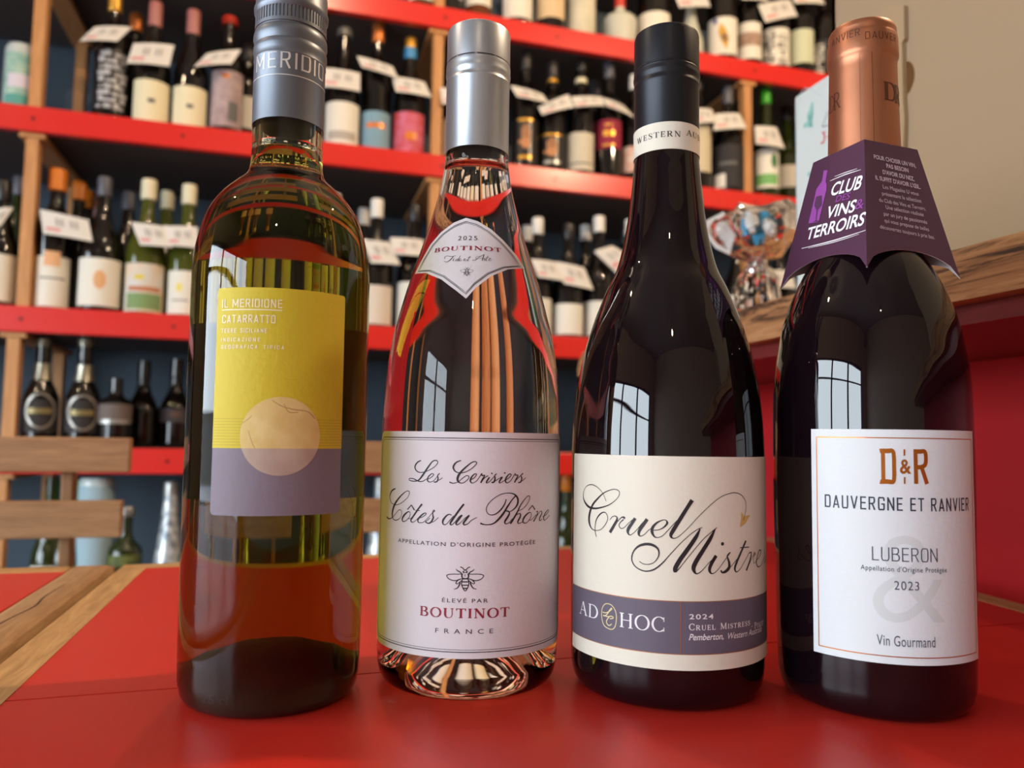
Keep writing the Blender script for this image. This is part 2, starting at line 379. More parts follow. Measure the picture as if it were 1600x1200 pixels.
for i, (a, b) in enumerate(((-2.1, -1.05), (-1.05, -0.05), (-0.05, 1.0))):
    w = struct('window_%d' % (i+1), join(box(-2.48, -2.42, a, a+.04, .25, 1.85), box(-2.48, -2.42, b-.04, b, .25, 1.85), box(-2.48, -2.42, a+.04, b-.04, .25, .32),
               box(-2.48, -2.42, a+.04, b-.04, 1.79, 1.85), box(-2.48, -2.42, a+.04, b-.04, 1.40, 1.43)), m_win, loc=(-2.45, (a+b)/2, .25))
# street outside
struct('trim_1', box(-30, -2.5, -20, 20, -0.3, -0.12), mat('pavement', (168, 168, 172), .9))
m_fac = mat('facade', (112, 108, 104), .9); m_facwin = mat('facade_glass', (40, 50, 60), .1)
bd = thing('garden_wall', 'low pale wall across the street outside the window', 'wall', (-14, -1, -.12))
obj('masonry', box(-14.3, -14, -14, 12, -.12, 1.1), m_fac, bd); obj('coping', box(-14.34, -13.96, -14, 12, 1.1, 1.16), m_fac, bd)
# ================================================================== SHELVING
SY = 1.85                                   # front of the shelves
TIER = {0: 1.936, 1: 1.551, 2: 1.113, 3: 0.813, 4: 0.42, 5: 2.32}
m_red = mat('red_lacquer', (212, 30, 22), .32, coat=.35, coatr=.2)
m_board = mat('dark_shelf_board', (84, 76, 74), .7)
m_pine = wood('pine_post', (176, 120, 70), (205, 152, 96), axis=2, scale=1.2, stretch=8)
m_screw = mat('screw_steel', (90, 40, 40), .4, metal=.6)
sh = thing('shelving_unit', 'tall wine shelving with red fronted boards on pine posts', 'shelving', (0.35, 2.06, 0))
for t, z in TIER.items():
    b = obj('shelf', box(-1.6, 2.0, SY+.02, 2.28, z-.045, z), m_board, sh)
    obj('red_edge', box(-1.6, 2.0, SY, SY+.02, z-.056, z, .002), m_red, b)
    sc_g = []
    for k in range(12):
        x = -1.45+.3*k
        sc_g.append(xform(lathe([(0, 0), (.004, 0), (.004, .0015), (0, .0016)], 0, 0, segs=10), lambda v, x=x, z=z: Vector((x+v.x, SY-v.z, z-.028+v.y))))
    for k, g in enumerate(sc_g): obj('screw', g, m_screw, b)
for px in (-1.49, -.553, .337, 1.235):
    for t0, t1 in ((5, 0), (0, 1), (1, 2), (2, 3), (3, 4), (4, None)):
        z1 = TIER[t0]-.056; z0 = TIER[t1] if t1 is not None else 0
        if px == 1.235 and t0 == 5: continue
        sx = px-.012*(t0 == 2)-.02*(t0 == 3)-.025*(t0 == 4) if px == -.553 else px
        obj('post', box(sx-.0125, sx+.0125, SY+.012, SY+.04, z0, z1, .001), m_pine, sh)
        obj('post', box(sx-.0125, sx+.0125, 2.2, 2.23, z0, z1-.012, .001), m_pine, sh)
        obj('bearer', box(sx-.026, sx+.026, SY+.008, 2.23, z1-.012, z1, .003), m_pine, sh)

# ================================================================== BOTTLES ON THE SHELVES
def prof_kind(kind, r, h):
    n = .0136
    if kind == 'bordeaux': P = [(0, r*.93), (.006, r), (.60*h, r), (.66*h, r*.9), (.70*h, r*.62), (.735*h, n*1.15), (.78*h, n), (h-.03, n*.97), (h-.002, n*.97)]
    elif kind == 'burgundy': P = [(0, r*.93), (.006, r), (.42*h, r), (.50*h, r*.93), (.58*h, r*.72), (.66*h, n*1.55), (.74*h, n*1.1), (h-.03, n*.97), (h-.002, n*.97)]
    elif kind == 'flagon': P = [(0, r*.85), (.01, r*.9), (.30*h, r), (.46*h, r*1.02), (.55*h, r*.8), (.60*h, n*1.1), (.7*h, n), (h-.002, n)]
    elif kind == 'beer': P = [(0, r*.93), (.006, r), (.42*h, r), (.52*h, r*.8), (.62*h, r*.5), (.75*h, n), (.8*h, n*1.1), (h-.002, n)]
    elif kind == 'can': P = [(0, r*.85), (.008, r), (h-.012, r), (h-.002, r*.86)]
    elif kind == 'cone': P = [(0, r*.95), (.006, r), (.3*h, r*.97), (.55*h, r*.7), (.75*h, n*1.3), (h-.002, n)]
    return P
GL = {'k': mat('bottle_black_glass', (14, 12, 12), .06, spec=.6), 'g': mat('bottle_green_glass', (34, 44, 14), .06, spec=.6),
      'a': mat('bottle_amber_glass', (96, 50, 20), .06), 's': mat('bottle_pale_glass', (190, 202, 202), .12), 'n': mat('crinkled_silver_net', (110, 120, 130), .3, metal=.3, bump=1.0, bscale=60, mottled=(215, 220, 222)), 'c': mat('stoneware', (196, 200, 186), .5), 'y': mat('bottle_olive_glass', (70, 76, 22), .06)}
PAP = {}
def paper(col, col2=None, sc=60): 
    k = 'paper_%d_%d_%d' % tuple(col)+('_%d_%d_%d' % tuple(col2) if col2 else '')
    return mat(k, col, .7, mottled=col2, bscale=sc)
RAD = {}
def shelf_bottle(tier, row, kind, top, glass, cap, lab, labcol, text_, group, prints=(), caplen=.045, capr=1.12, band=None, rmin=.036):
    """top = image y of the bottle's top; lab = image box of its label (x0, x1, y0, y1)"""
    x0, x1, y0, y1 = lab; xm, ym = (x0+x1)/2, (y0+y1)/2
    yc = SY+.055+.092*row; z0 = TIER[tier]
    w = (atY(x1, ym, yc).x-atY(x0, ym, yc).x)/1.06
    r = max(rmin, min(w/2/.96, .047)); P = atY(xm, ym, yc-r); X = P.x*(yc/(yc-r)) if False else atY(xm, ym, yc).x
    h = min(atY(xm, max(top, -60), yc).z-z0, .34) if top is not None else .30
    if tier == 0 and top is None: h = .30
    b = thing('wine_bottle' if kind not in ('beer', 'can') else ('beer_bottle' if kind == 'beer' else 'drinks_can'), text_, 'bottle' if kind != 'can' else 'can', (X, yc, z0), group)
    Pk = prof_kind(kind, r, h); sp = smoothprof(Pk, .006)
    obj('glass_body', lathe([(0, 0)]+sp+[(0, h-.002)], X, yc, z0, 32), GL[glass], b, True)
    if cap:
        n = .0136*capr
        def rr(z):
            for (za, ra), (zb, rb) in zip(Pk, Pk[1:]):
                if za <= z <= zb: return ra+(rb-ra)*(z-za)/(zb-za)
            return Pk[-1][1]
        cl = caplen
        obj('capsule', lathe([(rr(h-cl)+.0005, h-cl), (max(n, rr(h-cl)+.0005), h-cl+.002), (n, h-.02), (n*1.0, h-.004), (n*.9, h), (0, h+.0005)], X, yc, z0, 20), cap, b, True)
    if band:
        zb, bm_, hh = band
        obj('neck_band', lathe([(.0142*1.18, h-zb), (.0142*1.14, h-zb+hh)], X, yc, z0, 20), bm_, b, True)
    if labcol is not None:
        S = Round(X, yc, r, z0=z0)
        za = max(.004, S.hit(xm, y1)[1]); zb = S.hit(xm, y0)[1]
        zt = [z for z, q in Pk if q >= r*.985][-1]+.002
        zb = min(zb, zt); 
        half = r*1.15
        lb = obj('label', put(S, rrect(-half, half, za, zb, .002), .0006, stepa=.004), labcol, b, True)
        for pr in prints:
            pm, fx0, fx1, fz0, fz1 = pr[:5]
            g = rrect(-half*.8+1.6*half*fx0, -half*.8+1.6*half*fx1, za+(zb-za)*fz0, za+(zb-za)*fz1, .0006) if len(pr) < 6 else \
                poly([(-half*.8+1.6*half*((fx0+fx1)/2+(fx1-fx0)/2*math.cos(q*.524)), za+(zb-za)*((fz0+fz1)/2+(fz1-fz0)/2*math.sin(q*.524))) for q in range(12)])
            obj('print', put(S, g, .0011, stepa=.004), pm, lb, True)
    RAD[b.name] = r
    return b
W = paper((226, 224, 212)); CRM = paper((226, 220, 186)); LG = paper((206, 204, 196)); IVY = paper((198, 206, 176))
ink = mat('grey_ink', (96, 96, 96), .7); goldp = mat('gold_foil', (196, 150, 62), .35, metal=.7); orange = mat('orange_wax', (214, 120, 24), .4)
pinkc = mat('dusty_pink_capsule', (168, 108, 104), .4); creamc = mat('cream_capsule', (218, 214, 184), .4); greyc = mat('slate_capsule', (84, 86, 96), .4)
whitec = mat('white_capsule', (226, 226, 222), .4); darkc = mat('black_capsule', (34, 32, 34), .35); redw = mat('red_wax', (196, 52, 32), .4)
copperc = mat('copper_capsule', (204, 120, 60), .35, metal=.5); greenc = mat('green_capsule', (60, 170, 40), .4); bluec = mat('blue_band', (56, 138, 196), .4)
silverc = mat('silver_ring', (170, 170, 165), .35, metal=.6); brownc = mat('brown_capsule', (120, 62, 34), .4)
T1g = 'wine bottles on the middle red shelf'; T2g = 'wine bottles on the lower red shelf'; T0g = 'wine bottles on the top red shelf'; T3g = 'dark bottles on the low shelf'
hand = mat('peach_hand_print', (190, 130, 84), .5)
inkl = [(ink, .1, .9, .8-.09*i, .83-.09*i) for i in range(2)]
B = shelf_bottle
# ---- shelf under the top board, from the left
B(1, 0, 'can', 74, 's', None, (12, 55, 82, 168), paper((176, 206, 190), (120, 170, 160), 30), 'pale green and lilac mountain printed can left of the pine post', T1g, prints=[(paper((210, 206, 220)), .05, .95, .35, .6), (paper((86, 160, 150)), 0, 1, .0, .22)], rmin=.034)
B(1, 0, 'bordeaux', -16, 'k', goldp, (148, 200, 74, 172), mat('black_print_glass', (22, 20, 22), .3), 'black bottle printed with white bands of lettering under a gold capsule', T1g, prints=[(mat('white_band_print', (176, 180, 186), .6), a0+.1*((k*7+i*3) % 5)/5, a0+w_+.06*((i+k) % 3), .03+.105*i, .03+.105*i+.045+.02*((i*5+k) % 3)) for i in range(9) for k, (a0, w_) in enumerate(((.04, .16), (.26, .2), (.52, .14), (.72, .2)))], caplen=.055)
B(1, 1, 'bordeaux', 22, 'k', copperc, (190, 226, 80, 172), None, 'dark bottle with copper neck half hidden behind the gold capped black one', T1g)
B(1, 0, 'burgundy', 4, 'k', pinkc, (206, 267, 124, 192), CRM, 'burgundy bottle with cream label and dusty pink capsule, nearer the gold capped one', T1g, prints=[(ink, .4, .6, .44, .54)], caplen=.06)
B(1, 0, 'burgundy', 17, 'k', pinkc, (268, 325, 134, 200), CRM, 'burgundy bottle with cream label and pink capsule, to the right of its twin', T1g, prints=[(ink, .4, .6, .44, .54)], caplen=.06)
B(1, 0, 'bordeaux', 28, 'k', redw, (328, 381, 109, 197), paper((182, 164, 164), (150, 130, 134), 40), 'dark bottle with greyish pink label and thin red cap beside bottle with grey screw cap', T1g, caplen=.009, capr=1.3, prints=[(copperc, .3, .55, .86, .93), (ink, .55, .9, .1, .45)])
B(1, 1, 'bordeaux', 70, 'k', darkc, (370, 400, 150, 200), LG, 'dark bottle peeping out behind the pink labelled bottle', T1g)
B(1, 0, 'burgundy', 46, 'k', silverc, (506, 563, 158, 226), W, 'burgundy bottle with white label sketched in grey and a thin pale rim', T1g, prints=[(paper((176, 170, 160)), .05, .95, .1, .3)], caplen=.006, capr=1.35)
B(1, 0, 'bordeaux', 38, 'k', copperc, (563, 611, 173, 231), paper((120, 158, 178)), 'dark bottle with light blue label and copper orange capsule', T1g, prints=[(copperc, .15, .85, .55, .68)], caplen=.05)
B(1, 0, 'burgundy', 60, 'k', goldp, (613, 664, 174, 237), paper((206, 110, 140), (190, 60, 60), 40), 'bottle with swirling pink and red label, gold and blue capsule', T1g, prints=[(orange, .4, .8, .3, .5)], caplen=.03, band=(.058, bluec, .028))
B(1, 0, 'burgundy', 64, 'k', darkc, (690, 742, 182, 240), W, 'dark bottle with white label mostly hidden behind the silver screw cap', T1g)
B(1, 0, 'bordeaux', 83, 'k', darkc, (799, 842, 184, 252), mat('black_print_glass', (22, 20, 22), .3), 'black bottle with orange gold hand print, left of its twin', T1g, caplen=.05, prints=[(hand, .35, .7, .3, .55, 1), (hand, .38, .44, .5, .78), (hand, .47, .53, .5, .86), (hand, .56, .62, .5, .84), (hand, .65, .7, .45, .74), (hand, .24, .4, .42, .49), (goldp, .2, .8, .93, .99), (goldp, .25, .75, .06, .14)])
B(1, 0, 'bordeaux', 97, 'k', darkc, (842, 883, 208, 256), mat('black_print_glass', (22, 20, 22), .3), 'black bottle with peach hand print and gold neck ring', T1g, caplen=.05, prints=[(hand, .3, .7, .25, .55, 1), (hand, .3, .38, .45, .76), (hand, .42, .49, .5, .86), (hand, .53, .6, .5, .84), (hand, .64, .71, .45, .74), (hand, .16, .35, .36, .44), (goldp, .05, .95, .93, 1), (silverc, .15, .85, .02, .12)], band=(.062, goldp, .01))
B(1, 0, 'bordeaux', 96, 'k', darkc, (886, 928, 206, 265), paper((202, 196, 176)), 'dark bottle with plain stone coloured label and cream neck band', T1g, band=(.066, creamc, .014), caplen=.03, prints=[(ink, 0, 1, .16, .2)])
B(1, 1, 'burgundy', 128, 'k', greyc, (912, 945, 206, 262), None, 'dark bottle with grey capsule standing behind the stone labelled one', T1g)
B(1, 0, 'bordeaux', 100, 'k', greyc, (931, 971, 186, 231), paper((142, 28, 56)), 'dark bottle with magenta red label lettered in gold', T1g, prints=[(goldp, .28, .72, .42, .62), (goldp, .35, .65, .78, .84), (goldp, .25, .75, .08, .14)])
B(1, 0, 'bordeaux', 118, 'k', whitec, (972, 1010, 228, 268), paper((206, 140, 116), (216, 200, 186), 30), 'dark bottle with salmon and white label, white capsule by the black screw cap', T1g, caplen=.045)
B(1, 0, 'bordeaux', 120, 'k', darkc, (1070, 1110, 192, 268), paper((198, 188, 160)), 'bottle with long beige label just right of the black screw cap', T1g)
B(1, 0, 'burgundy', 138, 'k', greyc, (1114, 1161, 206, 292), paper((34, 32, 36)), 'black labelled bottle with white wedge across its lower label', T1g, prints=[(W, 0, .42, .0, .32), (ink, .2, .8, .52, .6)], caplen=.05)
B(1, 0, 'burgundy', 141, 'g', greenc, (1180, 1215, 233, 293), W, 'bottle with bright green capsule and green banded white label', T1g, prints=[(paper((116, 176, 104)), 0, 1, .08, .36), (paper((40, 110, 60)), .7, .98, .5, .9, 1)], caplen=.045)
B(1, 1, 'burgundy', 158, 'g', darkc, (1216, 1244, 238, 292), LG, 'green glass bottle with pale label tucked between green capped bottle and white carton', T1g)
# ---- top board
for args in ((0, 0, 'bordeaux', None, 'k', None, (520, 562, -60, -14), W, 'bottle above the grey screw cap, only its dark foot showing', T0g),
             (0, 0, 'bordeaux', None, 'g', None, (640, 680, -50, -2), W, 'green tinted bottle foot left of the amber bottle', T0g),
             (0, 0, 'bordeaux', None, 'k', None, (684, 722, -46, -6), LG, 'dark bottle foot beside the amber bottle on top board', T0g),
             (0, 0, 'bordeaux', None, 'a', None, (727, 769, -50, 6), W, 'amber bottle with white label above the silver screw cap', T0g),
             (0, 0, 'bordeaux', None, 'k', None, (785, 833, -50, 26), W, 'dark bottle with white label, first right of the silver screw cap', T0g),
             (0, 0, 'bordeaux', None, 'k', None, (838, 883, -50, 26), paper((214, 190, 152)), 'dark bottle with tan label next to white labelled one', T0g),
             (0, 0, 'bordeaux', None, 'k', None, (887, 931, -50, 50), paper((212, 208, 186), (190, 190, 170), 20), 'bottle with long cream speckled label beside the grey flagon', T0g),
             (0, 0, 'flagon', -10, 'c', redw, (943, 994, -20, 62), None, 'round grey stoneware flagon with red wax top', T0g),
             (0, 0, 'bordeaux', None, 'k', None, (998, 1046, 17, 72), W, 'dark bottle with white label half behind the black screw cap', T0g),
             (0, 0, 'cone', 12, 'c', None, (1062, 1096, 30, 80), None, 'cream cone shaped bottle beside the black screw cap', T0g),
             (0, 0, 'bordeaux', None, 'k', None, (1108, 1150, 26, 84), W, 'bottle with white label painted with yellow and blue figure', T0g),
             (0, 0, 'bordeaux', None, 'k', None, (1152, 1188, 34, 91), W, 'bottle with white label crossed by a brown landscape', T0g),
             (0, 0, 'bordeaux', None, 'k', None, (1192, 1231, 43, 101), W, 'bottle with bold vertical black lettering on white label', T0g),
             (0, 0, 'bordeaux', None, 'k', None, (1233, 1269, 45, 98), IVY, 'bottle with pale green label and red dot above it', T0g),
             (0, 0, 'bordeaux', None, 'k', None, (1270, 1304, 62, 112), paper((40, 40, 42)), 'black bottle with white block lettering by the cardboard edge', T0g)):
    b = B(*args)
    if 'yellow and blue' in args[8]:
        l = b.children[-1]
        S = Round(b.location.x, b.location.y, RAD[b.name], z0=TIER[0])
        for n_, pts, mm in (('print', [(1126, 36), (1134, 44), (1139, 60), (1136, 78), (1128, 66), (1122, 50)], mat('ochre_ink', (206, 160, 70), .7)), ('print', [(1114, 30), (1121, 30), (1120, 38), (1115, 38)], mat('blue_ink', (80, 86, 150), .7)), ('print', [(1126, 54), (1135, 52), (1138, 66), (1130, 64)], mat('plum_ink', (90, 70, 110), .7))):
            obj(n_, put(S, poly([S.hit(*p) for p in pts]), .0012), mm, l)
    if 'brown landscape' in args[8]:
        S = Round(b.location.x, b.location.y, RAD[b.name], z0=TIER[0]); z1 = S.hit(1170, 50)[1]; z2 = S.hit(1170, 71)[1]
        obj('print', put(S, rect(-.04, .04, z2, z1), .0012, stepa=.004), mat('brown_print', (140, 110, 96), .7, mottled=(176, 150, 130), bscale=90), b.children[-1])
    if 'bold vertical' in args[8] or 'block lettering' in args[8]:
        dk = 'bold' in args[8]; S = Round(b.location.x, b.location.y, RAD[b.name], z0=TIER[0]); G = []
        for q, ch in enumerate('GETS'):
            x0, x1 = (1195, 1212) if dk else (1272, 1288); yy = (50 if dk else 70)+q*12.5
            G.append(text(S, ch, x0, x1, yy+10, yy, bold=.02))
            if dk: G.append(text(S, ch, 1216, 1229, yy+12, yy+4, bold=.01))
        obj('lettering', put(S, G, .0013, stepa=.004), mat('black_ink', (28, 28, 30), .6) if dk else W, b.children[-1])
# ---- lower shelf, from the left
B(2, 0, 'burgundy', 283, 'k', darkc, (-24, 19, 396, 470), W, 'dark bottle with white label cut by the left edge of the picture', T2g)
B(2, 1, 'burgundy', 276, 'g', greyc, (4, 40, 400, 470), None, 'green bottle with grey capsule just left of the pine post', T2g)
B(2, 0, 'bordeaux', 265, 'k', orange, (53, 110, 400, 479), W, 'bottle with fat orange wax top and white label bearing orange square', T2g, prints=[(paper((226, 176, 130)), .22, .7, .8, 1.1), (ink, .1, .9, .55, .58)], caplen=.05, capr=1.35)
B(2, 1, 'bordeaux', 284, 'k', orange, (100, 134, 400, 470), None, 'orange topped bottle one row behind the orange wax bottle', T2g, capr=1.2)
B(2, 2, 'bordeaux', 298, 'k', orange, (112, 148, 400, 470), None, 'orange topped bottle two rows behind the orange wax bottle', T2g, capr=1.2)
B(2, 3, 'bordeaux', 315, 'k', brownc, (132, 164, 400, 470), None, 'brown topped bottle deepest in the orange topped line', T2g, capr=1.1)
B(2, 0, 'burgundy', 277, 'k', greyc, (120, 192, 403, 478), W, 'wide bottle with grey capsule and white label with orange diamond', T2g, prints=[(paper((220, 170, 120)), .34, .64, .35, .75, 1)], caplen=.045)
B(2, 1, 'burgundy', 300, 'k', greyc, (176, 214, 410, 480), None, 'dark bottle with grey capsule behind the orange diamond bottle', T2g)
B(2, 0, 'burgundy', 281, 'y', creamc, (193, 258, 411, 488), paper((206, 208, 206), (220, 196, 160), 20), 'olive bottle with cream capsule and painted landscape label', T2g, prints=[(paper((120, 150, 96)), 0, 1, .05, .38), (paper((186, 120, 84)), .05, .95, .42, .52), (paper((214, 196, 60)), .2, .5, .66, .76, 1)], caplen=.048, capr=1.25)
B(2, 1, 'burgundy', 299, 'y', creamc, (238, 272, 415, 488), None, 'cream capped olive bottle one row behind the landscape label', T2g, capr=1.15)
B(2, 0, 'burgundy', 289, 'y', creamc, (260, 318, 423, 492), W, 'olive bottle with cream capsule and yellow sun on its white label', T2g, prints=[(paper((226, 214, 110)), .22, .42, .5, .72, 1), (ink, .1, .6, .3, .33)], caplen=.048, capr=1.2)
B(2, 1, 'burgundy', 288, 'k', greyc, (334, 372, 425, 495), None, 'grey capped bottle seen behind the left shoulder of olive bottle', T2g)
B(2, 0, 'burgundy', 300, 'k', whitec, (400, 456, 432, 500), W, 'white capped bottle behind the olive front bottle, left one of two', T2g)
B(2, 0, 'burgundy', 303, 'y', whitec, (488, 548, 440, 504), W, 'white capped bottle behind the olive front bottle, right one of two', T2g)
B(2, 1, 'burgundy', 326, 'k', whitec, (548, 582, 440, 505), None, 'white capped bottle one row behind, right of olive bottle', T2g)
B(2, 0, 'burgundy', 312, 'k', whitec, (556, 614, 445, 506), paper((214, 204, 190)), 'bottle with white capsule and beige label between the olive and pink bottles', T2g, caplen=.048, capr=1.2)
B(2, 0, 'burgundy', 320, 'k', darkc, (618, 672, 440, 510), W, 'black capped bottle with bluish white label beside the pink bottle', T2g)
B(2, 0, 'burgundy', 338, 'k', whitec, (705, 760, 455, 516), W, 'white capped bottle hidden behind the pink bottle, left', T2g)
B(2, 0, 'burgundy', 340, 'k', goldp, (765, 812, 458, 518), CRM, 'gold capped bottle hidden behind the pink bottle, right', T2g)
B(2, 0, 'burgundy', 341, 'k', whitec, (815, 862, 465, 522), W, 'white capped bottle emerging right of the pink bottle', T2g, caplen=.045, capr=1.15)
B(2, 1, 'burgundy', 353, 'k', whitec, (806, 838, 465, 520), None, 'white capped bottle behind the one right of pink bottle', T2g)
B(2, 0, 'burgundy', 350, 'k', darkc, (863, 911, 474, 522), W, 'dark capped bottle with white label between two white capped ones', T2g)
B(2, 1, 'burgundy', 344, 'k', whitec, (896, 932, 470, 522), None, 'white capped bottle, rear one of the pair near red bottle', T2g, caplen=.045, capr=1.15)
B(2, 0, 'burgundy', 332, 'k', whitec, (912, 958, 470, 524), W, 'white capped bottle, taller front one of the pair near red bottle', T2g, caplen=.045, capr=1.2)
B(2, 0, 'burgundy', 340, 'k', whitec, (962, 1006, 435, 524), W, 'bottle with tall white label behind the left shoulder of black capped bottle', T2g)
B(2, 1, 'burgundy', 360, 'k', darkc, (962, 990, 435, 524), None, 'dark bottle deep on the lower shelf left of black capped bottle', T2g)
B(2, 0, 'burgundy', 346, 'k', whitec, (1130, 1172, 460, 530), W, 'bottle behind the cellophane parcel, left of two', T2g)
B(2, 0, 'burgundy', 350, 'k', whitec, (1196, 1240, 450, 535), W, 'bottle behind the cellophane parcel, right of two', T2g)
# ---- low shelf and bottom shelf
for q, (x0, x1, nm) in enumerate(((38, 88, 'dark short bottle with silver ringed round badge, nearer the pine post'), (103, 155, 'dark short bottle with silver ringed round badge, second from the post'))):
    b = B(3, 0, 'beer', 528, 'k', mat('foil_top', (160, 156, 140), .3, metal=.8), (x0, x1, 612, 675), paper((40, 36, 36)), nm, T3g, caplen=.014, capr=1.2)
    S = Round(b.location.x, b.location.y, .037, z0=TIER[3]); ym = 642+3*q; xm = (x0+x1)/2
    S.R = max(.036, S.R)
    ring = [S.hit(xm+21*math.cos(a*.349), ym+27*math.sin(a*.349)) for a in range(18)]
    l = b.children[-1]
    obj('badge_ring', put(S, ribbon([(p[0], p[1], .005) for p in ring], closed=True, n=1), .0032, stepa=.004), mat('badge_silver', (150, 144, 136), .35, metal=.6), l)
    zm = S.hit(xm, ym)[1]; obj('badge_bar', put(S, rect(-.022, .022, zm-.006, zm+.006), .003, stepa=.004), mat('badge_gold', (140, 126, 84), .4, metal=.5), l)
    obj('neck_foil', lathe([(.0205, .146), (.0165, .168), (.0165, .182)], b.location.x, b.location.y, TIER[3], 24), mat('foil_top', (160, 156, 140), .3, metal=.8), b, True)
B(3, 0, 'bordeaux', 590, 'k', None, (160, 200, 630, 662), paper((104, 92, 88)), 'short black jar bottle right of the two badge bottles', T3g, prints=[(silverc, 0, 1, .0, .2)])
B(3, 1, 'beer', 560, 'k', None, (252, 296, 615, 660), paper((62, 56, 62)), 'dim bottle with round badge beside the olive front bottle', T3g, prints=[(paper((96, 70, 56)), .3, .7, .4, .8, 1)])
B(3, 1, 'beer', 562, 'k', None, (205, 240, 620, 665), None, 'barely lit bottle deep on the low shelf', T3g)
pch = paper((214, 168, 120)); pch2 = paper((196, 140, 96))
for q, (x0_, x1_, w_) in enumerate(((522, 562, 'leftmost'), (604, 642, 'second from left'), (652, 690, 'third from left'), (704, 744, 'rightmost'))):  # unseen bottles added so the pink wine refracts orange streaks
    B(3, 0, 'beer', 575, 'a', goldp if q % 2 else copperc, (x0_, x1_, 600, 690), pch if q % 2 else pch2, 'small amber bottle added for streaks in the pink wine, %s of four' % w_, T3g, caplen=.03)
B(4, 0, 'burgundy', 745, 'g', None, (60, 92, 855, 890), W, 'bottle behind the left chair slats with white neck tag', 'bottles on the bottom shelf')
B(4, 0, 'burgundy', 750, 'g', greenc, (92, 118, 850, 890), paper((150, 180, 120)), 'bottle behind the left chair with green label', 'bottles on the bottom shelf')
B(4, 0, 'can', 745, 's', None, (130, 166, 760, 885), paper((150, 178, 192)), 'tall pale blue tube standing behind left chair slats', 'bottles on the bottom shelf')
B(4, 0, 'bordeaux', 792, 'g', silverc, (176, 214, 846, 885), paper((110, 116, 50), (60, 70, 40), 40), 'dark green bottle with mottled olive label by the chair end', 'bottles on the bottom shelf', caplen=.006, capr=1.3)
nb = B(4, 0, 'cone', 753, 'n', silverc, (236, 290, 842, 885), paper((186, 182, 168)), 'bottle in crinkled silver netting left of olive bottle', 'bottles on the bottom shelf', caplen=.03)
B(4, 0, 'cone', 745, 'n', silverc, (572, 612, 850, 880), W, 'bottle in silver netting seen between the olive and pink bottles', 'bottles on the bottom shelf', caplen=.03)
B(4, 0, 'burgundy', 740, 'g', orange, (868, 900, 800, 860), paper((150, 156, 110), (110, 130, 60), 40), 'green bottle seen low between the pink and red bottles', 'bottles on the bottom shelf')
# ================================================================== PRICE TAGS
m_tag = mat('tag_card', (216, 214, 208), .7); m_tpink = mat('tag_red_ink', (214, 150, 148), .7); m_tgrey = mat('tag_grey_ink', (172, 170, 168), .7)
def price_tag(c, where, group, Y=None, row=0, big=0):
    """c = four image corners tl, tr, br, bl of the card"""
    Y = Y or SY+.004
    K = [atY(x, y, Y) for x, y in c]
    K[2].y -= .012; K[3].y -= .012
    o = (K[0]+K[1]+K[2]+K[3])/4
    t = thing('price_tag', 'white price card on '+where, 'tag', o, group)
    def P(u, v, off=0):
        a = K[0].lerp(K[1], u); b = K[3].lerp(K[2], u); p = a.lerp(b, v); p.y += .005*(2*u-1)**2+off; return p
    n = 6; V = []; F = []
    for off in (0, .0006):
        for i in range(n+1):
            for v in (0, 1): V.append(P(i/n, v, off))
    m2 = 2*(n+1)
    for i in range(n):
        a = 2*i; F.append((a, a+1, a+3, a+2)); F.append((m2+a, m2+a+2, m2+a+3, m2+a+1)); F.append((a, a+2, m2+a+2, m2+a)); F.append((a+1, m2+a+1, m2+a+3, a+3))
    F += [(0, m2, m2+1, 1), (2*n, 2*n+1, m2+2*n+1, m2+2*n)]
    obj('card', (V, F), m_tag, t)
    def strip(u0, u1, v0, v1):
        k = 4; V = []; 
        for i in range(k+1):
            u = u0+(u1-u0)*i/k; V += [P(u, v0, -.0008), P(u, v1, -.0008)]
        return V, [(2*i, 2*i+1, 2*i+3, 2*i+2) for i in range(k)]
    obj('figure', join(*[strip(.3+.1*i, .37+.1*i, .25, .58) for i in range(5) if i != 2]), m_tgrey, t)
    obj('red_line', strip(.08, .38, .68, .84), m_tpink, t)
    return t
g1, g2, g0 = 'price tags on the middle red shelf', 'price tags on the lower red shelf', 'price tags on the top red shelf'
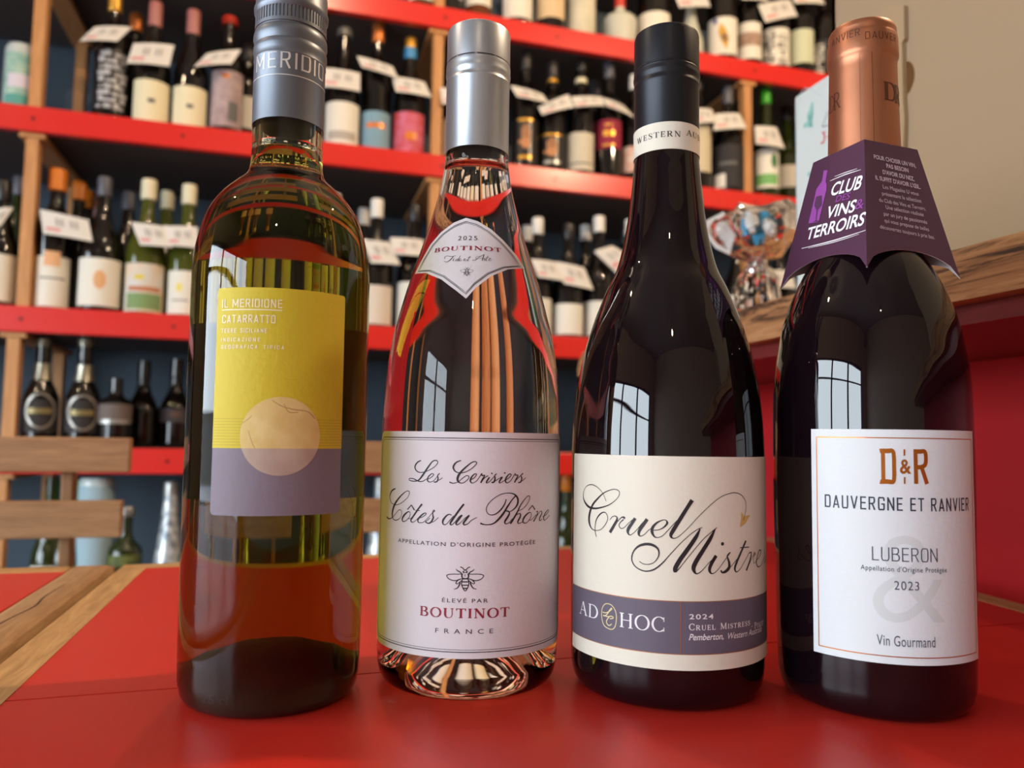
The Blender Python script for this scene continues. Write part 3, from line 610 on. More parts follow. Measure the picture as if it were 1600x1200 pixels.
for c, w_, g in [
 (((147, 40), (205, 41), (184, 67), (125, 67)), 'the gold capped black bottle', g1), (((208, 66), (272, 69), (265, 106), (199, 101)), 'the pink capped cream label bottle', g1),
 (((323, 82), (377, 76), (362, 102), (303, 107)), 'the greyish pink label bottle', g1), (((504, 104), (563, 113), (562, 145), (503, 137)), 'the bottle right of the grey screw cap', g1),
 (((558, 86), (614, 103), (622, 125), (565, 107)), 'the light blue label bottle', g1), (((613, 118), (664, 127), (674, 154), (618, 145)), 'the swirling pink label bottle', g1),
 (((688, 136), (730, 140), (734, 168), (690, 164)), 'the bottle behind the silver screw cap', g1), (((798, 132), (849, 146), (857, 164), (807, 153)), 'the left hand print bottle', g1),
 (((842, 166), (889, 146), (896, 169), (846, 181)), 'the right hand print bottle', g1), (((893, 150), (940, 150), (944, 167), (898, 169)), 'the stone labelled bottle', g1),
 (((940, 151), (976, 164), (989, 185), (948, 168)), 'the magenta label bottle', g1), (((1080, 168), (1114, 170), (1118, 193), (1084, 194)), 'the beige label bottle', g1),
 (((1119, 177), (1157, 176), (1165, 202), (1113, 205)), 'the white wedge bottle', g1), (((1181, 196), (1215, 198), (1224, 234), (1179, 226)), 'the green capped bottle', g1),
 (((-6, 326), (20, 323), (2, 356), (-22, 354)), 'the bottle at the left picture edge', g2), (((61, 326), (137, 343), (146, 379), (69, 366)), 'the orange wax bottle', g2),
 (((204, 346), (262, 354), (270, 388), (220, 384)), 'the landscape label bottle', g2), (((256, 352), (308, 354), (312, 389), (262, 385)), 'the yellow sun label bottle', g2),
 (((566, 374), (610, 378), (625, 415), (580, 412)), 'the beige label bottle by the pink one', g2), (((610, 370), (662, 374), (664, 402), (613, 398)), 'the black capped bottle by the pink one', g2),
 (((830, 404), (870, 409), (880, 440), (840, 434)), 'the bottle emerging right of the pink one', g2), (((869, 408), (914, 418), (926, 454), (880, 444)), 'the dark capped bottle', g2),
 (((929, 392), (958, 383), (986, 402), (962, 428)), 'the tall front bottle of the white capped pair, twisted', g2), (((1196, 422), (1238, 422), (1242, 452), (1202, 449)), 'the right bottle behind the parcel', g2),
 (((1052, -18), (1103, -18), (1108, 13), (1060, 14)), 'the cream cone bottle', g0), (((1186, 6), (1236, -2), (1244, 27), (1194, 37)), 'the vertical lettering bottle, hanging low', g0),
 (((1234, -20), (1280, -16), (1287, 9), (1240, 7)), 'the pale green label bottle', g0), (((1150, -22), (1196, -20), (1198, 5), (1158, 1)), 'the brown landscape bottle', g0)]:
    price_tag(c, w_, g)
# ================================================================== TABLES
m_lam = mat('red_laminate', (198, 44, 34), .36, spec=.5, bump=.03, bscale=900)
m_oak_x = wood('oak_along_x', (160, 122, 76), (202, 162, 110), axis=0, scale=3, stretch=10, bump=.3, dist=.0006)
m_oak_y = wood('oak_along_y', (156, 118, 72), (200, 160, 108), axis=1, scale=3, stretch=10, bump=.3, dist=.0006)
m_oak_dark = wood('worn_oak_along_y', (146, 112, 78), (184, 148, 106), axis=1, scale=3, stretch=12, bump=.4, dist=.0008)
tb = thing('table', 'red topped table with slim oak edging carrying the four wine bottles', 'table', (.18, .3, 0))
NL, FL, FR, NR = (-.121, -.12), (-.121, .688), (.53, .757), (.405, -.12)
def lerp2(a, b, t): return (a[0]+(b[0]-a[0])*t, a[1]+(b[1]-a[1])*t)
w = .0185
inner = [(NL[0]+w, NL[1]+w), (FL[0]+w, FL[1]-w), (FR[0]-w*1.1, FR[1]-w), (NR[0]-w*1.05, NR[1]+w)]
def yat(p, q, y): t = (y-p[1])/(q[1]-p[1]); return lerp2(p, q, t)
sL = yat(inner[0], inner[1], .3535); sR = yat(inner[3], inner[2], .3665)
g = .0006
obj('red_panel', prism([(inner[0][0], inner[0][1]), (inner[3][0], inner[3][1]), (sR[0], sR[1]-g), (sL[0], sL[1]-g)], T-.018, T), m_lam, tb)
obj('red_panel', prism([(sL[0], sL[1]+g), (sR[0], sR[1]+g), (inner[2][0], inner[2][1]), (inner[1][0], inner[1][1])], T-.018, T), m_lam, tb)
obj('under_board', prism(inner, T-.024, T-.0181), m_board, tb)
obj('edge_rail', prism([NL, inner[0], inner[1], FL], T-.03, T+.0002), m_oak_y, tb)
obj('edge_rail', prism([FL, inner[1], inner[2], FR], T-.03, T+.0002), m_oak_x, tb)
obj('edge_rail', prism([FR, inner[2], inner[3], NR], T-.03, T+.0002), m_oak_y, tb)
obj('edge_rail', prism([NR, inner[3], inner[0], NL], T-.03, T+.0002), m_oak_x, tb)
for x, y in ((-.08, -.08), (.36, -.08), (-.08, .65), (.47, .69)): obj('leg', box(x-.02, x+.02, y-.02, y+.02, 0, T-.03, .002), m_oak_y, tb)
t2 = thing('table', 'neighbouring red table with round edged worn oak rail, cut by the left picture edge', 'table', (-.5, .3, 0))
bx1, by1 = -.127, .686
obj('red_panel', box(-.88, -.1575, -.1, by1-.022, T-.018, T), m_lam, t2)
obj('under_board', box(-.88, -.1575, -.1, by1-.022, T-.024, T-.0181), m_board, t2)
def round_rail(x0, x1, y0, y1, z0, z1, r): return box(x0, x1, y0, y1, z0, z1, r)
obj('edge_rail', box(-.1575, bx1, -.12, by1, T-.03, T+.0015, .005), m_oak_dark, t2, True)
obj('edge_rail', box(-.9, -.1575, by1-.022, by1, T-.03, T+.001, .003), m_oak_x, t2, True)
obj('edge_rail', box(-.9, -.1575, -.12, -.1, T-.03, T+.001, .003), m_oak_x, t2, True)
obj('edge_rail', box(-.92, -.9, -.12, by1, T-.03, T+.001, .003), m_oak_y, t2, True)
ck = [(-.142, .60, .0006), (-.1435, .56, .0012), (-.141, .53, .0014), (-.1445, .50, .001), (-.146, .47, .0014), (-.1425, .44, .001), (-.146, .40, .0006)]
v_, f_ = ribbon(ck, n=5)
obj('split', ([(p[0], p[1], T+.0016) for p in v_], f_), mat('dark_crack', (58, 36, 22), .9), t2)
for x, y in ((-.17, -.08), (-.86, -.08), (-.17, .64), (-.86, .64)): obj('leg', box(x-.02, x+.02, y-.02, y+.02, 0, T-.03, .002), m_oak_y, t2)
# ================================================================== CHAIRS
m_slat = wood('chair_slat', (140, 100, 64), (176, 134, 92), axis=0, scale=2.4, stretch=9, bump=.25, dist=.0008)
m_chz = wood('chair_upright', (140, 100, 64), (176, 134, 92), axis=2, scale=2.4, stretch=9, bump=.25, dist=.0008)
def chair(x0, x1, lab):
    c = thing('folding_chair', lab, 'chair', ((x0+x1)/2, .95, 0), 'slatted wooden chairs beyond the tables')
    for z0, z1, e in ((.800, .840, 0), (.725, .767, -.006), (.655, .69, -.012)):
        obj('back_slat', box(x0, x1+e, .993, 1.009, z0, z1, .0015), m_slat, c)
    for x in (x0+.05, x1-.075):
        obj('back_post', xform(box(x, x+.013, 1.009, 1.03, 0, .83, .002), lambda v: Vector((v.x, v.y+(.83-v.z)*.06-.0, v.z))), m_chz, c)
        obj('front_leg', xform(box(x, x+.025, .69, .715, 0, .44, .002), lambda v: v), m_chz, c)
        obj('side_rail', box(x, x+.025, .70, 1.04, .40, .425, .002), m_oak_y, c)
    for k in range(6): obj('seat_slat', box(x0+.01, x1-.01, .70+.052*k, .742+.052*k, .425, .443, .002), m_slat, c)
    return c
chair(-.60, -.175, 'slatted wooden folding chair with its back ending left of the olive bottle')
chair(-.06, .335, 'slatted wooden folding chair seen in the gap between olive and pink bottles')
# ================================================================== COUNTER AT THE RIGHT
m_redwall = mat('red_paint', (176, 22, 30), .45, spec=.4, bump=.08, bscale=40)
ct = thing('counter', 'red painted counter front standing right of the table', 'counter', (.62, .3, 0))
PX = .56
obj('front_panel', box(PX, PX+.02, -.6, .93, 0, .918), m_redwall, ct)
obj('end_panel', box(PX+.02, .98, .91, .93, 0, .918), m_redwall, ct)
obj('under_board', box(.385, .98, -.6, .935, .918, .93), wood('dark_red_board', (92, 24, 24), (120, 44, 40), axis=1, scale=2, stretch=8, rough=.4), ct)  # dark red grained board right under the bar top
m_rustic = bpy.data.materials.new('rustic_oak'); m_rustic.use_nodes = True
def _rustic():
    nt = m_rustic.node_tree; b = nt.nodes['Principled BSDF']; L = nt.links.new
    tc = nt.nodes.new('ShaderNodeTexCoord'); mp = nt.nodes.new('ShaderNodeMapping'); mp.inputs['Scale'].default_value = (60, 7, 95)
    L(tc.outputs['Object'], mp.inputs[0])
    n = nt.nodes.new('ShaderNodeTexNoise'); n.inputs['Scale'].default_value = 1; n.inputs['Detail'].default_value = 9; n.inputs['Roughness'].default_value = .7; n.inputs['Distortion'].default_value = 1.2
    L(mp.outputs[0], n.inputs['Vector'])
    r = nt.nodes.new('ShaderNodeValToRGB'); e = r.color_ramp.elements
    e[0].position = .40; e[0].color = (*lin((58, 36, 24)), 1); e[1].position = .50; e[1].color = (*lin((158, 112, 70)), 1)
    x = e.new(.7); x.color = (*lin((192, 148, 102)), 1)
    L(n.outputs['Fac'], r.inputs[0]); L(r.outputs[0], b.inputs['Base Color'])
    bp = nt.nodes.new('ShaderNodeBump'); bp.inputs['Strength'].default_value = .8; bp.inputs['Distance'].default_value = .002
    L(n.outputs['Fac'], bp.inputs['Height']); L(bp.outputs['Normal'], b.inputs['Normal']); b.inputs['Roughness'].default_value = .6
_rustic()
def bar_top():
    from mathutils import noise
    V, F = [], []; ys = [-.6+.01*i for i in range(161)]; n = 0
    prof = [(0, .0), (0, .012), (0, .024), (.004, .032), (.05, .035), (.6, .035), (.6, 0)]
    for y in ys:
        e = max(0, (y-.935)/.065); e = min(e, 1)
        for k, (dx, dz) in enumerate(prof):
            nx = (noise.noise(Vector((1, y*7, dz*30)))*.005+noise.noise(Vector((5, y*30, dz*90)))*.0018) if k < 5 else 0
            sh_ = 0 if k >= 5 else .06*(1-math.sqrt(max(0, 1-e*e)))
            nz = noise.noise(Vector((9, y*9, dz*9)))*.0025 if 2 <= k <= 4 else 0
            V.append((.37+dx+nx+sh_, y, .93+dz+nz))
    m = len(prof)
    for i in range(len(ys)-1):
        for k in range(m):
            j = (k+1) % m; F.append((i*m+k, i*m+j, (i+1)*m+j, (i+1)*m+k))
    F.append(tuple(range(m-1, -1, -1))); F.append(tuple((len(ys)-1)*m+k for k in range(m)))
    return V, F
bt = obj('bar_top', bar_top(), m_rustic, None, True, 50, loc=(.67, .2, .93))
tag(bt, 'thick rustic oak bar top with rough grained edge running over the red counter', 'worktop')
# ---- cardboard box
m_card = mat('cardboard', (160, 138, 108), .85, bump=.15, bscale=200); m_cardd = mat('cardboard_cut_edge', (128, 104, 76), .9)
BX = .43; yb_ = atX(1303, 200, BX).y
cb = thing('cardboard_box', 'large brown cardboard box standing on the oak bar top', 'box', (BX+.1, .28, .965))
zt = 1.22; ya = 0.0
hc = atX(1413, 124, BX); hr = .011
def panel_hole():
    n = 24; V = [(BX, ya, .966), (BX, yb_, .966), (BX, yb_, zt), (BX, ya, zt)]
    ring = [(BX, hc.y+hr*.9*math.cos(2*math.pi*i/n), hc.z+hr*1.2*math.sin(2*math.pi*i/n)) for i in range(n)]
    V += ring; F = []
    corner = [1, 2, 3, 0]
    for i in range(n):
        q = corner[int(((i+.5)/n)*4) % 4]
        q = {0: 2, 1: 3, 2: 0, 3: 1}[int((i+.5)/n*4) % 4]
        F.append((4+i, 4+(i+1) % n, q))
    for k, (a, b) in enumerate(((2, 3), (3, 0), (0, 1), (1, 2))): F.append((4+int(n/4)*(k+1) % n, b, a))
    return V, F
obj('front_panel', panel_hole(), m_card, cb)
obj('side_panel', join(box(BX, BX+.3, yb_-.004, yb_, .966, zt), box(BX, BX+.3, ya, ya+.004, .966, zt), box(BX+.296, BX+.3, ya, yb_, .966, zt), box(BX+.004, BX+.3, ya, yb_, .966, .97)), m_card, cb)
a1, a2 = atX(1384, 12, BX-.003), atX(1413, 12, BX-.003)
fl = [atX(1376, 12, BX-.004), atX(1412, 8, BX-.004), atX(1413, 60, BX-.004), atX(1409, 66, BX-.004), atX(1411, 160, BX-.004), atX(1413, 182, BX-.004), atX(1411, 236, BX-.004), atX(1378, 240, BX-.004)]
def slab(pts, dx):
    n = len(pts); V = [tuple(p) for p in pts]+[(p[0]+dx, p[1], p[2]) for p in pts]
    return V, [tuple(range(n)), tuple(range(2*n-1, n-1, -1))]+[(i, n+i, n+(i+1) % n, (i+1) % n) for i in range(n)]
obj('torn_flap', slab(fl, .0035), mat('cardboard_flap', (164, 140, 106), .85, bump=.1, bscale=200), cb)
for p0, p1 in (((1417, 186), (1417, 700)), ):
    a, b_ = atX(1417, 186, BX-.0006), atX(1419, 420, BX-.0006)
    obj('crease', ([(BX-.0008, a.y, a.z), (BX-.0008, a.y+.0015, a.z), (BX-.0008, a.y+.0015, .97), (BX-.0008, a.y, .97)], [(0, 1, 2, 3)]), m_cardd, cb)
# ---- white carton
m_white = mat('white_carton', (200, 212, 210), .5); m_grn = mat('carton_green', (96, 160, 150), .6, mottled=(150, 200, 190), bscale=220)
m_cred = mat('carton_red', (206, 60, 60), .6); m_cgrey = mat('carton_grey_line', (176, 196, 204), .6)
WX = .445; A_ = atX(1241, 152, WX); B_ = atX(1320, 120, WX)
ct2 = thing('carton', 'white carton printed with faint green figures beside the cardboard box', 'box', (WX+.03, (A_.y+yb_)/2, .965))
obj('box_body', box(WX, WX+.07, yb_+.004, A_.y, .966, A_.z, .002), m_white, ct2)
SW = Flat((WX, A_.y, .966), (0, -1, 0), (0, 0, 1))
def cpoly(pts): return poly([SW.hit(*p) for p in pts])
ln_ = join(strokes(SW, [[(1247, 440, .8), (1247, 162, .8), (1285, 150, .8)]], 0, 0, 1))
obj('print', put(SW, ln_, .0004), m_cgrey, ct2)
obj('print', put(SW, [cpoly([(1256, 200), (1257, 193), (1262, 190), (1262, 178), (1266, 170), (1268, 160), (1271, 160), (1271, 180), (1269, 192), (1271, 198)]), cpoly([(1262, 270), (1275, 266), (1275, 270), (1263, 277)]), cpoly([(1260, 302), (1266, 285), (1277, 276), (1277, 296), (1268, 304)])], .0004), m_grn, ct2)
obj('print', put(SW, strokes(SW, [[(1287, 207, 3), (1289, 215, 3), (1287, 222, 3), (1283, 224, 2)], [(1293, 214, 2), (1296, 214, 2)], [(1284, 207, 1), (1291, 206, 1)]], 0, 0, 1), .0004), m_cred, ct2)
obj('print', put(SW, strokes(SW, [[(1285, 198, .8), (1290, 185, .8), (1295, 172, .8)], [(1285, 198, .8), (1296, 196, .8)]], 0, 0, 1), .0004), ink, ct2)
# ---- cellophane parcel
m_cello = bpy.data.materials.new('cellophane'); m_cello.use_nodes = True
def _cello():
    nt = m_cello.node_tree; b = nt.nodes['Principled BSDF']; L = nt.links.new
    b.inputs['Roughness'].default_value = .06; b.inputs['Transmission Weight'].default_value = 1; b.inputs['IOR'].default_value = 1.22; b.inputs['Base Color'].default_value = (.93, .95, .96, 1)
    tc = nt.nodes.new('ShaderNodeTexCoord'); v = nt.nodes.new('ShaderNodeTexVoronoi'); v.inputs['Scale'].default_value = 55
    L(tc.outputs['Object'], v.inputs['Vector']); bp = nt.nodes.new('ShaderNodeBump'); bp.inputs['Strength'].default_value = .6; bp.inputs['Distance'].default_value = .006
    L(v.outputs['Distance'], bp.inputs['Height']); L(bp.outputs['Normal'], b.inputs['Normal'])
_cello()
PXX = .50; pc = atX(1183, 420, PXX)
def parcel(which):
    from mathutils import noise
    # upper pouch and lower skirt meet at the gathered waist
    prof = [(.0, .052), (.02, .056), (.045, .052), (.058, .040), (.052, .022), (.034, .006), (.010, -.002), (.014, -.012), (.030, -.030), (.040, pc.z*-1+.966+.0)] if which == 'film' else None
    n = 30; V, F = [], []
    P = [(.001, .050), (.026, .055), (.05, .051), (.060, .040), (.055, .024), (.037, .010), (.013, .0), (.012, -.006), (.026, -.022), (.036, .967-pc.z)]
    for k, (r, z) in enumerate(P):
        for i in range(n):
            a = 2*math.pi*i/n; q = 1+.16*noise.noise(Vector((math.cos(a)*2.6, math.sin(a)*2.6, z*30)))+.07*math.sin(7*a+z*60)
            V.append((pc.x+r*q*math.cos(a)*.75+.0*z, pc.y+r*q*math.sin(a)*1.0, pc.z+.010+z*1.0+(.008*noise.noise(Vector((math.cos(a)*3, math.sin(a)*3, k*.7))) if k < 9 else -.010)))
    for k in range(len(P)-1):
        for i in range(n): j = (i+1) % n; F.append((k*n+i, k*n+j, (k+1)*n+j, (k+1)*n+i))
    F.append(tuple(range(n))); F.append(tuple((len(P)-1)*n+i for i in range(n-1, -1, -1)))
    return V, F
pa = thing('gift_parcel', 'crumpled clear cellophane parcel with blue and orange contents on the bar top', 'parcel', (pc.x, pc.y, .966))
obj('cellophane', parcel('film'), m_cello, pa)
mb = [mat('sweet_blue', (60, 150, 190), .4), mat('sweet_orange', (186, 140, 96), .4), mat('sweet_white', (220, 220, 216), .4), mat('sweet_teal', (70, 110, 120), .4)]
rs = random.Random(3)
for k in range(14):
    a = rs.random()*6.28; r = rs.random()*.034; z = rs.uniform(.014, .044); rr_ = min(r, .006+z*.8)
    cx, cy, cz = pc.x+rr_*math.cos(a)*.7, pc.y+rr_*math.sin(a), pc.z+.012+z
    R = Matrix.Rotation(rs.random()*3, 3, 'X')@Matrix.Rotation(rs.random()*3, 3, 'Z')
    s_ = .009+rs.random()*.004
    obj('wrapped_sweet', xform(lathe([(0, -1.6), (.45, -1.5), (.2, -1), (.6, -.75), (.7, 0), (.6, .75), (.2, 1), (.45, 1.5), (0, 1.6)], 0, 0, segs=8), lambda v: R@(v*s_*.75)+Vector((cx, cy, cz))), mb[(0, 2, 3, 0, 1, 2, 0)[k % 7]], pa, True)
tf = [atX(1103, 345, .47), atX(1130, 331, .48), atX(1145, 352, .475), atX(1146, 372, .47), atX(1140, 398, .47), atX(1118, 388, .465), atX(1106, 372, .465)]
obj('folded_corner', slab(tf, .0006), mat('cellophane_sheen', (200, 196, 190), .15, spec=.8), pa)
# ================================================================== CEILING LAMPS (out of the picture, mirrored in the glass)
m_shade = mat('lamp_shade_metal', (30, 30, 32), .4, metal=.5); m_bulb = mat('bulb_glass', (255, 230, 180), .3, emit=(255, 190, 110), estr=60)
for (x, y, z), pw in LAMPS:
    L_ = thing('pendant_lamp', 'small warm pendant lamp hanging '+('right of the table', 'behind the viewer', 'before the shelves', 'near the left end of the shelves')[LAMPS.index(((x, y, z), pw))], 'lamp', (x, y, z), 'pendant lamps')
    obj('cord', lathe([(0, z+.14), (.003, z+.14), (.003, 2.7), (0, 2.7)], x, y, 0, 8), m_shade, L_)
    obj('shade', lathe([(.012, z+.14), (.03, z+.13), (.06, z+.075), (.058, z+.075), (.028, z+.126), (.012, z+.135)], x, y, 0, 24), m_shade, L_, True)
# ================================================================== THE FOUR WINE BOTTLES
m_black_ink = mat('black_print', (30, 27, 32), .55); m_wh_ink = mat('white_print', (236, 238, 240), .5); m_burg = mat('burgundy_print', (142, 34, 58), .5)
m_copper = mat('copper_foil_print', (190, 112, 44), .3, metal=.8); m_goldl = mat('gold_line', (196, 160, 96), .35, metal=.6)
def rprof(pts):
    """pts [(r_mm, z_mm)] -> radius function of z"""
    P = [(z/1000, r/1000) for r, z in pts]
    def f(z):
        if z <= P[0][0]: return P[0][1]
        for (a, b), (c, d) in zip(P, P[1:]):
            if a <= z <= c: return b+(d-b)*(z-a)/(c-a)
        return P[-1][1]
    return f
def glass(parent, cx, cy, heel, body, top, punt, material, cavity=None, segs=128, name='glass_body'):
    """heel: [(r, z)] mm; body [(z, r)] mm; top z; punt [(r, z)] from the foot ring inwards"""
    sp = smoothprof([(z/1000, r/1000) for z, r in body], .0012)
    P = [(r/1000, z/1000) for r, z in punt[::-1]]+[(r/1000, z/1000) for r, z in heel]+sp+[(0, sp[-1][1])]
    g = lathe(P, cx, cy, T, segs)
    if cavity:
        cs = smoothprof([(z/1000, r/1000) for z, r in cavity], .0015)
        g = join(g, lathe([(0, cs[0][1])]+cs+[(0, cs[-1][1])], cx, cy, T, segs, flip=True))
    return obj(name, g, material, parent, True, 50)
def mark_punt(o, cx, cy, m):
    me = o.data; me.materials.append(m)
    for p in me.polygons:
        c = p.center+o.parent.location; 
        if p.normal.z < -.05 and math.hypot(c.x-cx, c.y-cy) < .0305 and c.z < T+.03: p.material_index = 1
def capsule(parent, cx, cy, pts, material, segs=96, **k):
    return obj('capsule', lathe([(r/1000, z/1000) for r, z in pts], cx, cy, T, segs), material, parent, True, 25, **k)
PF = lambda *a: None
# ------------------------------------------------------------------ 1: olive bottle, yellow label
x1, y1 = -.0026, .3410
b1 = thing('wine_bottle', 'olive green bottle with yellow and grey label showing a pale sun disc', 'bottle', (x1, y1, T))
wine1 = liquid('white_wine_in_olive_glass', (21, 23.5, 72), 1.42)
body1 = [(9, 36.0), (15.5, 36.2), (34, 36.4), (58, 36.5), (88, 36.6), (147, 36.65), (171, 36.6), (181, 35.95), (191, 34.0), (197, 32.2), (202, 29.9), (207, 26.4), (212.5, 21.0), (215.5, 17.6), (218.5, 15.7), (223, 15.0), (230, 14.85), (250, 14.8), (297, 14.2)]
body1 = sorted(body1)
glass(b1, x1, y1, [(29, 0), (31.5, .3), (33.6, 1.6), (35.1, 4)], body1, 297, [(30, 0), (29, 4), (25, 12), (18, 19), (9, 23.5), (0, 25)], wine1, cavity=[(228, 11.2), (229.5, 11.6), (260, 11.4), (285, 11)])
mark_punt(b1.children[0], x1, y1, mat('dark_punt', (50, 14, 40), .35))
m_cap1 = mat('slate_screw_cap', (112, 118, 127), .42, metal=.7)
capsule(b1, x1, y1, [(14.9, 238.6), (15.05, 238.6), (15.05, 266.2), (15.3, 267), (15.15, 268), (15.25, 269.5), (15.65, 271), (15.5, 272.6), (15.1, 273.6), (15.3, 275), (15.7, 276.6), (15.5, 278.4), (15.1, 279.6), (14.8, 280.0), (14.8, 280.5), (15.2, 280.7), (15.2, 282.2)], m_cap1)
kn = []
V, F = [], []; N = 360
for zz in (282.2, 282.6, 287.2, 287.6):
    for i in range(N):
        a = 2*math.pi*i/N; r = 15.1 if zz in (282.2, 287.6) else (15.1 if (i//2) % 3 else 14.7)
        V.append((x1+r/1000*math.cos(a), y1+r/1000*math.sin(a), T+zz/1000))
for k in range(3):
    for i in range(N): j = (i+1) % N; F.append((k*N+i, k*N+j, (k+1)*N+j, (k+1)*N+i))
obj('knurled_band', (V, F), m_cap1, b1)
obj('cap_top', lathe([(.0151, .2876), (.0157, .2888), (.0158, .2905), (.0152, .2925), (.0152, .2985), (.0145, .3), (0, .3002)], x1, y1, T, 96), m_cap1, b1, True, 30)
CS1 = Round(x1, y1, .01505)
cap1 = b1.children[1]
m_silv = mat('silver_hot_foil', (226, 228, 228), .3, metal=.55)
obj('lettering', put(CS1, [text(CS1, 'MERIDIO', 406, 510, 107.5, 81, sans=.1, space=1.3)], .0001), m_silv, cap1)
zl = CS1.hit(449, 116.5)[1]; obj('line', put(CS1, rect(-.0215, .0215, zl-.0002, zl+.0002), .0001), m_silv, cap1)
S1 = Round(x1, y1, .0366)
m_yel = mat('yellow_paper', (206, 192, 40), .62, bump=.35, bscale=420); m_greyp = mat('grey_paper', (126, 120, 134), .62, bump=.35, bscale=420)
m_disc1 = mat('disc_cream', (226, 208, 140), .62, mottled=(214, 192, 116), bscale=120); m_disc2 = mat('disc_grey_cream', (188, 176, 160), .62, mottled=(176, 160, 146), bscale=120)
lb1 = obj('label', put(S1, rrect(-.0256, .0261, .0758, .1622, .0018), .0003), m_greyp, b1)
zb = S1.hit(440, 701)[1]
Pq = [(-.0256, zb), (.0261, zb)]+[p for p in rrect(-.0256, .0261, .0758, .1622, .0012)[0] if p[1] > .12]
obj('yellow_field', put(S1, poly(Pq), .00036), m_yel, lb1)
m_line1 = mat('ochre_line', (176, 160, 36), .6)
obj('fine_lines', put(S1, join(*[rect(-.0254, .0259, zb+.0011*k, zb+.0011*k+.00018) for k in range(1, 11)]), .00039), m_line1, lb1)
ccx, ccz, cr = .0009, .1057, .0149
up = [(ccx+cr*math.cos(t), ccz+cr*math.sin(t)) for t in [math.radians(a) for a in range(0, 360, 6)]]
def half(top):
    s0 = math.degrees(math.asin((zb-ccz)/cr)); rng = (s0, 180-s0) if top else (180-s0, 360+s0); n = 40
    return [(ccx+cr*math.cos(math.radians(rng[0]+(rng[1]-rng[0])*i/n)), ccz+cr*math.sin(math.radians(rng[0]+(rng[1]-rng[0])*i/n))) for i in range(n+1)]
obj('sun_disc', put(S1, poly(half(True)), .00042), m_disc1, lb1); obj('sun_disc', put(S1, poly(half(False)), .00042), m_disc2, lb1)
vein = [[(430, 560, 3), (470, 585, 4), (520, 600, 5), (580, 610, 4), (610, 640, 5)], [(300, 660, 2), (330, 640, 3), (345, 625, 2)], [(330, 690, 2), (345, 740, 3), (360, 770, 2)], [(480, 575, 2), (500, 610, 4), (540, 612, 3)]]
obj('vein', put(S1, strokes(S1, vein, 270, 420, 2.727), .00045), mat('vein_brown', (186, 158, 96), .7), lb1)
zu = S1.hit(400, 484)[1]; ua = S1.hit(352, 484)[0]; ub = S1.hit(444.5, 484)[0]
obj('lettering', put(S1, [text(S1, 'IL MERIDIONE', 352, 444.5, 480.3, 467.3, sans=.11, space=1.1), text(S1, 'CATARRATTO', 351.8, 434, 504.4, 492, sans=.12, space=1.0),
    text(S1, 'TERRE SICILIANE', 350.6, 420.5, 519.8, 513, sans=.13, space=1.8), text(S1, 'INDICAZIONE', 350, 410, 533.5, 527.6, sans=.13, space=2.2), text(S1, 'GEOGRAFICA TIPICA', 350, 447, 545, 539, sans=.13, space=2.2),
    rect(ua, ub, zu-.0002, zu+.0002)], .0005), mat('cream_print', (240, 234, 196), .5), lb1)
obj('back_label', put(S1, rrect(.0366*math.pi-.030, .0366*math.pi+.030, .078, .155, .0015), .0003), mat('back_label_paper', (120, 104, 60), .6), b1)
obj('embossed_mark', put(Round(x1, y1, .0357), [text(S1, '75 cl', 317, 356, 1101, 1087)], .0004), wine1, b1)
b1.rotation_euler = (0, -.0050, 0)
# ------------------------------------------------------------------ 2: rosé
x2, y2 = .0818, .3450
b2 = thing('wine_bottle', 'clear bottle of pink wine with white label, silver screw cap and bee emblem', 'bottle', (x2, y2, T))
wine2 = liquid('rose_wine', (0.6, 5.0, 7.6), 1.37)
body2 = [(8.8, 40.06), (14, 40.3), (28, 40.4), (60, 40.5), (92, 40.5), (105, 40.5), (115, 40.3), (125, 39.9), (134.6, 39.2), (144.6, 38.0), (154.4, 36.2), (164.3, 33.7), (174.6, 30.8), (184.6, 27.7), (194.7, 24.4), (200.8, 22.4), (211.3, 19.5), (221.4, 17.0), (231.6, 15.4), (238, 14.8), (250, 14.6), (296, 14.2)]
glass(b2, x2, y2, [(33, 0), (35.5, .4), (37.6, 1.8), (39.2, 4.6)], body2, 296, [(33, 0), (31.5, 2), (27, 9), (20, 18), (12, 25), (5, 28), (0, 28.5)], wine2, cavity=[(232, 10.2), (233, 11.2), (250, 11.2), (285, 11)])
m_cap2 = mat('silver_screw_cap', (186, 194, 204), .36, metal=.85)
capsule(b2, x2, y2, [(14.6, 238.8), (14.95, 238.8), (14.95, 271.8), (15.2, 272.6), (14.9, 273.8), (14.8, 274.6), (15.25, 276), (15.35, 277.4), (15.1, 278.6), (15.3, 279.6), (15.2, 281.2), (14.8, 281.7), (14.8, 282.0), (15.0, 282.2), (15.0, 296.6), (14.6, 298), (13.6, 298.7), (0, 298.9)], m_cap2)
for k in range(10):
    S_ = Round(x2, y2, .0149); obj('slit', put(S_, rect(.0149*(k*.628)-.0149*.05, .0149*(k*.628)+.0149*.5, .2817, .28205), .00015), m_black_ink, b2.children[1])
obj('wine_shadow_band', lathe([(.01488, .2335), (.01488, .2387)], x2, y2, T, 96), mat('plum_seal', (62, 30, 36), .15), b2, True) if False else None
S2 = Round(x2, y2, .0405)
m_wp = mat('white_paper', (224, 222, 228), .6, bump=.3, bscale=420)
lb2 = obj('label', put(S2, rrect(-.0545, .0565, .0182, .1086, .006, 8), .0003), m_wp, b2)
G = []
for (m_, wd) in ((.0026, .00035), (.0035, .0002)):
    P = rrect(-.0545+m_, .0565-m_, .0182+m_, .1086-m_, .004, 6)[0]
    G.append(ribbon([(p[0], p[1], wd) for p in P], closed=True, n=1))
obj('border', put(S2, join(*G), .00036), m_black_ink, lb2)
